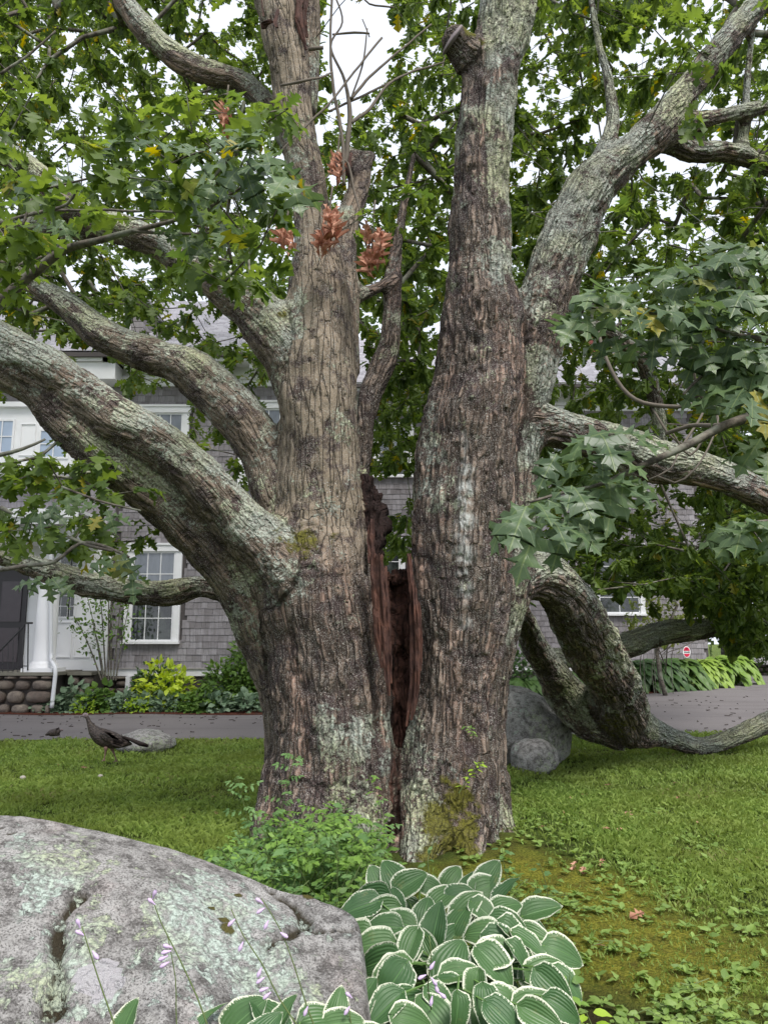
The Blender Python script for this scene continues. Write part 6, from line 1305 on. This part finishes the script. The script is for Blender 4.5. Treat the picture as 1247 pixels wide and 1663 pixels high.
M_DEEP = leaf_mat('deep_green_leaf', (.03, .075, .02), (.07, .13, .035), (.06, .11, .03), .25, yellow=False)
bush(250, 1100, 18.2, 90, 76, 'dark green rounded shrub behind the golden one by the house', M_DEEP, 900, .10, 1)
bush(272, 1100, 17.9, 105, 78, 'golden yellow-green shrub glowing below the house window', M_GOLD, 520, .17, 2, up=False)
bush(370, 1100, 17.9, 100, 82, 'mid green rhododendron left of the trunk against the shingles', M_RHODO, 1300, .12, 3)
bush(404, 1050, 18.2, 80, 140, 'tall leafy rhododendron half hidden by the oak', M_RHODO, 1100, .14, 4)
OVW = [(.05, 0), (.34, .14), (.42, .38), (.30, .68), (.13, .88), (0, 1)]
for i, (px, w, h, lb) in enumerate([(85, 60, 26, 'silvery spotted groundcover clump at the corner of the stone porch'), (120, 70, 40, 'blue-green hosta clump below the downspout'), (165, 60, 44, 'loose hosta clump under the slender porch shrub'), (205, 60, 30, 'silver-leaved clump left of the golden shrub'), (240, 60, 26, 'pale mottled clump in front of the golden shrub'), (275, 55, 24, 'pale silvery clump under the middle of the golden shrub'), (318, 70, 36, 'grey-green leafy clump right of the golden shrub'), (352, 60, 34, 'broad-leaved grey-green clump before the rhododendron'), (402, 52, 34, 'small blue hosta at the edge of the bed by the trunk')]):
    bush(px, 1130, 17.55, w, h, lb, (M_HGREY, M_HGREY, M_RHODO, M_HGREY, M_HGREY, M_HGREY, M_RHODO, M_HGREY, M_HGREY)[i], 170, .15, 20 + i, OVW, 'bed_plant', 'plant', 'plants along the front of the house bed', .3)
for i, (px, w, h, lb) in enumerate([(140, 40, 24, 'yellowish low plant between the hosta clumps'), (222, 60, 20, 'low yellow-green plant at the bed edge left'), (300, 50, 18, 'reddish green low plant at the bed edge')]):
    bush(px, 1140, 17.35, w, h, lb, (M_LIME, M_LIME, M_RHODO)[i], 220, .08, 40 + i, OV, 'bed_plant', 'plant', 'plants along the front of the house bed', .2)
# slender multi-stemmed shrub by the porch
sb = at(175, 1100, 17.9); t = empty('slender_shrub', (sb[0], 17.9, 0), 'slender multi-stemmed shrub with airy leaves in front of the white porch panel', 'shrub'); g = np.random.default_rng(8); m = MB(); L = Leaves(OV, 8)
for px0, px1, pt in ((168, 140, 960), (172, 160, 930), (176, 176, 880), (180, 182, 860), (184, 200, 940), (165, 120, 1000), (188, 210, 980), (170, 150, 1010)):
    a = at(px0, 1105, 17.9); b = at(px1, pt, 17.9 + g.uniform(-.2, .2)); S = catmull([a, (a + b) / 2 + np.array((0, 0, .1)), b], .1) - np.array((sb[0], 17.9, 0)); S[:, 2] = np.maximum(S[:, 2], 0); m.tube(S, np.linspace(.022, .006, len(S)), 5)
    for k in range(70):
        u = .45 + .55 * g.random(); q = S[int(u * (len(S) - 1))] + g.normal(size=3) * np.array((.17, .12, .12)); L.add(q[None], unit(g.normal(size=(1, 3))), np.array([[0, -.3, 1.]]) + g.normal(size=(1, 3)) * .5, np.array([.07 + .05 * g.random()]), g.random(1))
m.build('stems', M_TWIG, t); link('foliage', L.mesh('foliage', M_RHODO), t)
MB().tube([at(181, 870, 17.5), at(180, 1095, 17.5)], .03, 8)
# ------------------------------------------------------------------ the row of big hostas along the driveway
M_HROW = mat_hosta('green_hosta', (.03, .075, .02), (.10, .18, .035), False); M_HSUN = mat_hosta('sunlit_hosta', (.12, .22, .03), (.26, .38, .06), False)  # far-end hostas have sunlight put into a paler leaf colour
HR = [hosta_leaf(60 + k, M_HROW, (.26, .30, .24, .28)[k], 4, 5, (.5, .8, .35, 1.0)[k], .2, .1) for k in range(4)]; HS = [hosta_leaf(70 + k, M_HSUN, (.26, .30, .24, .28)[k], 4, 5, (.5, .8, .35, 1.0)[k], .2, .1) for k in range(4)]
def merged_leaves(name, meshes, items, parent, mat):
    V = []; F = []; U = []; b = 0
    for me, M in items:
        k = len(me.vertices); P = np.empty(k * 3, np.float32); me.vertices.foreach_get('co', P); P = P.reshape(-1, 3) @ np.array(M.to_3x3()).T + np.array(M.translation); V.append(P)
        F += [tuple(i + b for i in p.vertices) for p in me.polygons]; u = np.empty(k * 3, np.float32); me.attributes['luv'].data.foreach_get('vector', u); U.append(u.reshape(-1, 3)); b += k
    return link(name, mesh_np(name, np.concatenate(V), F, mat, True, {'luv': ('FLOAT_VECTOR', np.concatenate(U))}), parent)
ROW = [(820, 30), (855, 34), (895, 34), (930, 40), (965, 44), (1000, 48), (1035, 52), (1070, 52), (1105, 52), (1138, 48), (1168, 48), (1192, 46)]
where = ['first from the trunk', 'second from the trunk, beyond the boulder', 'behind the low back limb', 'between the two low limbs', 'right of the back limb', 'behind the great curved limb', 'just right of the great curved limb', 'left of the red and white sign', 'right below the red and white sign', 'just right of the sign', 'yellowish and next to last', 'sunlit at the far end of the row']
for i, (px, hp_) in enumerate(ROW):
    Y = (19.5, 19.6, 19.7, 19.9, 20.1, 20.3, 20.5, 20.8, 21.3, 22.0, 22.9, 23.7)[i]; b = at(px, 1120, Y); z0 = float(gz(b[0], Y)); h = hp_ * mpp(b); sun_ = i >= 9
    t = empty('hosta', (b[0], Y, z0), 'broad-leaved hosta in the driveway row, ' + where[i], 'hosta', 'hostas in a row along the driveway'); r = random.Random(i + 50); items = []; up_ = []
    for k in range(130):
        a = r.random() * 6.283; u = r.random(); rad = .12 + .72 * u; hz = h * .98 * (1.02 - .72 * u ** 1.6); L = r.uniform(.30, .46); A = Vector((math.cos(a), math.sin(a) - .25, .35 - 1.1 * u)).normalized(); N = Vector((0, -.4, 1)) - A * .1
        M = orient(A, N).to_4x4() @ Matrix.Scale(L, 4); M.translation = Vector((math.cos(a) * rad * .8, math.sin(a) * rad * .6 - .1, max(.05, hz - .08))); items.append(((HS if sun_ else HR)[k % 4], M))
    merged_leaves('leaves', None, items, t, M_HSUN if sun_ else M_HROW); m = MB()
    for me, M in items[:24]: q = M.translation; m.tube([(q[0] * .1, q[1] * .1, 0), (q[0] * .6, q[1] * .6, q[2] * .7), tuple(q)], .008, 4, False)
    m.build('stems', M_PET, t)
# spiky dark shrub and thin grass clump by the base board
bush(846, 1080, 19.9, 50, 80, 'thin wispy shrub against the wall behind the boulder', M_DEEP, 500, .12, 61)
# bare twiggy bush before right wall
t = empty('bare_bush', (at(1085, 1080, 19.6)[0], 19.6, .2), 'bare twiggy bush between the hosta row and the right wall', 'bush'); m = MB()
for a, b, c, d in ((1060, 1075, 1110, 1030), (1070, 1075, 1118, 1015), (1062, 1070, 1058, 1020), (1090, 1075, 1095, 1015), (1045, 1070, 1042, 1025), (1075, 1070, 1130, 1040), (1040, 1068, 1070, 1028)):
    p = at(a, b, 19.6) - np.array(t.location); q = at(c, d, 19.6) - np.array(t.location); m.tube(catmull([(p[0], 0, 0), p, (p + q) / 2 + np.array((.05, 0, .04)), q], .1), .009, 4)
m.build('stems', M_TWIG, t)
# white flowering bush & planting beyond, at the far right
bush(1186, 1080, 23.5, 34, 22, 'white flowering bush at the sunny end of the driveway', leaf_mat('white_petal', (.7, .7, .72), (.85, .85, .85), (.8, .8, .8), .2, yellow=False), 420, .12, 71, OVW)
sw = empty('garden_wall', (at(1212, 1080, 30)[0], 30, .25), 'low brown stone wall in the sun beyond the driveway', 'wall'); b_ = MB().box(-.9, 3.5, 0, .5, -.3, .42).build('core', M_MORTAR, sw); stones(b_, -.9, 3.5, -.02, 0, .44, .2, .4, 31)
for i, (px, lb) in enumerate(((1207, 'small plant on the left end of the garden wall'), (1222, 'small plant in the middle of the garden wall'), (1240, 'small plant on the right end of the garden wall'))):
    bush(px, 1070, 30.2, 16, 26, lb, M_RHODO, 160, .14, 80 + i, OV, 'wall_plant', 'plant', 'plants on the garden wall', .3)
# alarm sign on a stake
sp_ = at(1115, 1059, 21.2); t = empty('yard_sign', (sp_[0], 21.2, float(gz(sp_[0], 21.2))), 'small red and white oval yard sign on a stake above the hostas', 'sign'); zc = sp_[2] - t.location.z; s = mpp(sp_)
def oval(w, h, y, z, c0=-1, c1=1, n=20, th=.006):
    V = []; 
    for k in range(n):
        a = 2 * math.pi * k / n; zz = max(c0, min(c1, math.sin(a))); xx = math.cos(a) if c0 < math.sin(a) < c1 else math.copysign(math.sqrt(max(0, 1 - zz * zz)), math.cos(a)); V.append((xx * w, y, z + zz * h))
    V2 = [(a, b + th, c) for a, b, c in V]; F = [tuple(range(n)), tuple(range(2 * n - 1, n - 1, -1))] + [(k, n + k, n + (k + 1) % n, (k + 1) % n) for k in range(n)]; m = MB(); m.add(V + V2, F); return m
MB().tube([(0, .02, 0), (0, .02, zc - .1)], .008, 6).build('stake', simple('white_stake', (.7, .7, .7), .5), t)
oval(6.2 * s, 9.2 * s, 0, zc).build('board', simple('sign_white', (.82, .82, .84), .4), t)
oval(5.2 * s, 8.0 * s, -.006, zc, .22, .98).build('red_top', simple('sign_red', (.62, .03, .08), .4), t); oval(5.2 * s, 8.0 * s, -.006, zc, -.98, -.35).build('red_bottom', bpy.data.materials['sign_red'], t)
oval(2.4 * s, 1.0 * s, -.009, zc + 5 * s).build('emblem', simple('sign_dark_red', (.3, .0, .03), .4), t)
m = MB()
for k, (a, hh) in enumerate(((-3.6, 1.1), (-2.6, 1.1), (-1.4, .9), (-.4, .8), (.9, .8), (2.0, 1.0), (3.2, 1.2), (4.1, 1.2))): m.box((a - .32) * s, (a + .32) * s, -.0065, -.001, zc - (hh + .5) * s, zc + (hh - .5) * s)
m.build('lettering', simple('sign_green', (.02, .12, .10), .4), t)

# ------------------------------------------------------------------ wild turkey
def mat_turkey():
    m = NM('turkey_feathers'); p = m.n('ShaderNodeTexCoord').outputs['Object']; v = m.voro(m.mapv(p, (1, 1, 1.5)), 38, out='Distance'); n = m.noise(p, 18, 4)
    c = m.mix(n, (.035, .026, .022), (.095, .068, .055)); c = m.mix(m.ramp(v, [(.35, 0), (.6, .8)]), c, (.022, .016, .015)); c = m.mix(m.ramp(v, [(.12, .35), (.25, 0)]), c, (.13, .095, .08)); return m.done(m.bsdf(c, .5, m.bump(v, .6, .01), .4))
def skin_mesh(name, nodes, edges, mat, sub=2):
    me = bpy.data.meshes.new(name); me.from_pydata([n[:3] for n in nodes], edges, []); o = bpy.data.objects.new(name, me); COL.objects.link(o); md = o.modifiers.new('s', 'SKIN')
    for i, n in enumerate(nodes):
        r = n[3]; me.skin_vertices[0].data[i].radius = (r, r) if not isinstance(r, tuple) else r
    me.skin_vertices[0].data[0].use_root = True; sb_ = o.modifiers.new('u', 'SUBSURF'); sb_.levels = sub; dg = bpy.context.evaluated_depsgraph_get(); m2 = bpy.data.meshes.new_from_object(o.evaluated_get(dg)); bpy.data.objects.remove(o)
    m2.name = name; m2.materials.clear(); m2.materials.append(mat); m2.polygons.foreach_set('use_smooth', np.ones(len(m2.polygons), bool)); return m2
YT = 10.2
def tp(px, py, dy=0): p = at(px, py, YT + dy); return p
tb = tp(172, 1200); tk = empty('wild_turkey', (tb[0], YT, float(gz(tb[0], YT))), 'dark brown wild turkey hen walking left across the lawn', 'turkey'); TO = np.array(tk.location)
def T(px, py, r, dy=0): p = tp(px, py, dy) - TO; return (p[0], p[1], p[2], r * mpp(tb) if not isinstance(r, tuple) else (r[0] * mpp(tb), r[1] * mpp(tb)))
N_ = [T(172, 1202, (15.5, 13)), T(160, 1197, (15.5, 13)), T(151, 1190, (10, 8.5)), T(145, 1180, (5.2, 4.8)), T(142.5, 1172, 3.2), T(141, 1166, 3.0), T(139, 1162.5, 3.8), T(136.5, 1162.5, 2.6), T(188, 1205, (14, 12)), T(200, 1207, (9, 9)), T(210, 1206, (5, 6))]
BC = [T(a, b, r) for a, b, r in ((214, 1209, 1.5), (207, 1207.5, 5), (197, 1206, 9), (185, 1203.5, 12.5), (173, 1200, 14.2), (162, 1195, 13), (154, 1188.5, 9.6), (148.5, 1181, 6.2), (145, 1174, 4.0), (142.8, 1168, 3.0), (141, 1164.5, 2.9), (139.5, 1163.5, 2.6))]
BS = catmull(BC, .012); bv, bf = tube_mesh(BS[:, :3], BS[:, 3], 20); bv[:, 1] *= .82
body = link('body', mesh_np('body', bv, bf, mat_turkey(), True), tk)
M_TH = simple('turkey_head_skin', (.22, .17, .18), .6, 60, .4); M_TLEG = simple('turkey_leg', (.22, .13, .11), .6, 40, .2); M_TF = simple('turkey_wing', (.085, .062, .052), .5, 60, .5); M_TF2 = simple('turkey_wing_bar', (.19, .155, .14), .5); M_TD = simple('turkey_tail', (.035, .024, .022), .5, 50, .5)
hd = T(138.7, 1162, 1); s_ = mpp(tb)
link('head', MB().ell(hd[:3], (5.0 * s_, 3.4 * s_, 4.0 * s_), 14, 10).mesh('head', M_TH, True), tk)
bk = T(134.5, 1163, 1); MB().tube([bk[:3], T(131.5, 1164, 1)[:3], T(130.2, 1165.5, 1)[:3]], [1.7 * s_, 1.1 * s_, .3 * s_], 6).build('beak', simple('beak_horn', (.12, .10, .09), .4), tk, True)
for dy in (-.028, .028): e = T(138.2, 1161.2, 1, dy); link('eye', MB().ell(e[:3], (.006, .004, .006), 8, 6).mesh('eye', M_BLACK, True), tk)
def feather(a, b, w, y, mat, name='feather', par=None):
    p = np.array(T(*a, 1, y)[:3]); q = np.array(T(*b, 1, y)[:3]); d = q - p; n = np.array((-d[2], 0, d[0])); n = n / np.linalg.norm(n) * w * s_; sgn = -1 if y < 0 else 1
    V = [p, p + d * .3 + n, p + d * .8 + n * .9, q, p + d * .8 - n * .9, p + d * .3 - n]; V2 = [v + np.array((0, .006 * sgn, 0)) for v in V]; mid = p + d * .5 + np.array((0, .010 * -1 * 1, 0)); m = MB(); m.add(V + V2, [(0, 1, 2, 3, 4, 5), (11, 10, 9, 8, 7, 6)] + [(i, (i + 1) % 6, 6 + (i + 1) % 6, 6 + i) for i in range(6)]); return m.build(name, mat, par or tk)
for sd in (-1, 1):
    yy = sd * .118; c = np.array(T(181, 1198, 1, yy * .80)[:3]); R = Matrix.Rotation(math.radians(16), 3, 'Y'); wing = link('wing', MB().ell(c, (20 * s_, 3.4 * s_, 9.5 * s_), 18, 10, R, .06, 5).mesh('wing', mat_turkey(), True), tk)
    for k in range(7): feather((166 + 2.2 * k, 1188 + 1.6 * k), (184 + 2.8 * k, 1192 + 2.2 * k), 1.3, yy * (1.12 if sd < 0 else 1.12), M_TF2 if k % 2 else M_TD, par=wing)
    for k in range(5): feather((178, 1196 + 2.6 * k), (208 - 2 * k, 1205 + 2.0 * k), 2.2, yy * 1.05, M_TF if k % 2 else M_TD, par=wing)
m = None
for k in range(9):
    f = (k - 4) / 4; a = T(196, 1197, 1, f * .03)[:3]; b = T(241 + 2 * (1 - abs(f)), 1211 + f * 2.0, 1, f * .05)[:3]; p = np.array(a); q = np.array(b); d = q - p; V = [p + (0, -.012, .02), p + (0, .012, .02), p + d * .7 + (0, .028, -.012), q, p + d * .7 + (0, -.028, -.012), p + d * .4 + (0, 0, .02)]
    mm = MB(); V2 = [v - np.array((0, 0, .012)) for v in V]; mm.add(V + V2, [(0, 5, 1), (1, 5, 2), (2, 5, 3), (3, 5, 4), (4, 5, 0), (6, 7, 11), (7, 8, 11), (8, 9, 11), (9, 10, 11), (10, 6, 11)]); mm.build('tail_feather', M_TD, tk)
def leg(px0, py0, knee, ankle, foot, dy):
    n = [T(px0, py0, 5.2, dy), T(*knee, 3.2, dy), T(*ankle, 1.15, dy), T(*foot, 1.0, dy)]; e = [(0, 1), (1, 2), (2, 3)]; fz = n[3]
    for k, (a, b) in enumerate(((-5, 1), (-4, 3), (-4, -1.5), (2.5, 0))): n.append((fz[0] + a * s_, fz[1] + b * s_ * .8, fz[2] - .012, .45 * s_)); e.append((3, 4 + k))
    link('leg', skin_mesh('leg', n, e, M_TLEG, 1), tk)
leg(172, 1212, (172, 1217), (171, 1224), (169, 1235), -.05); leg(181, 1211, (182, 1217), (186, 1226), (189, 1236), .06)
lo = TO
# small dark bird crouched in the grass by the driveway
p = at(88, 1188, 12.6); cb = empty('turkey_poult', (p[0], 12.6, float(gz(p[0], 12.6))), 'small dark young turkey crouched low at the driveway edge', 'turkey'); q = p - np.array(cb.location); s2 = mpp(p)
link('body', skin_mesh('body', [(q[0], 0, q[2] - .02, 6.5 * s2), (q[0] + 6 * s2, 0, q[2] - .01, 4.2 * s2), (q[0] + 11 * s2, 0, q[2] + .02, 1.6 * s2), (q[0] - 8 * s2, 0, q[2] - .03, 4 * s2), (q[0] - 14 * s2, 0, q[2] - .06, 1.6 * s2)], [(0, 1), (1, 2), (0, 3), (3, 4)], mat_turkey()), cb)
link('head', MB().ell((q[0] + 12 * s2, 0, q[2] + .02), (2.4 * s2, 2 * s2, 2 * s2), 8, 6).mesh('head', M_TH, True), cb)
# thin guy wire
w = MB().tube([at(1030, 283, 6.7), at(1100, 330, 6.6), at(1175, 388, 6.5), at(1260, 455, 6.4)], .003, 4); tag(w.build('cable', simple('steel_cable', (.45, .45, .47), .4, metal=.6)), 'thin steel cable running down right from the big diagonal limb', 'cable')
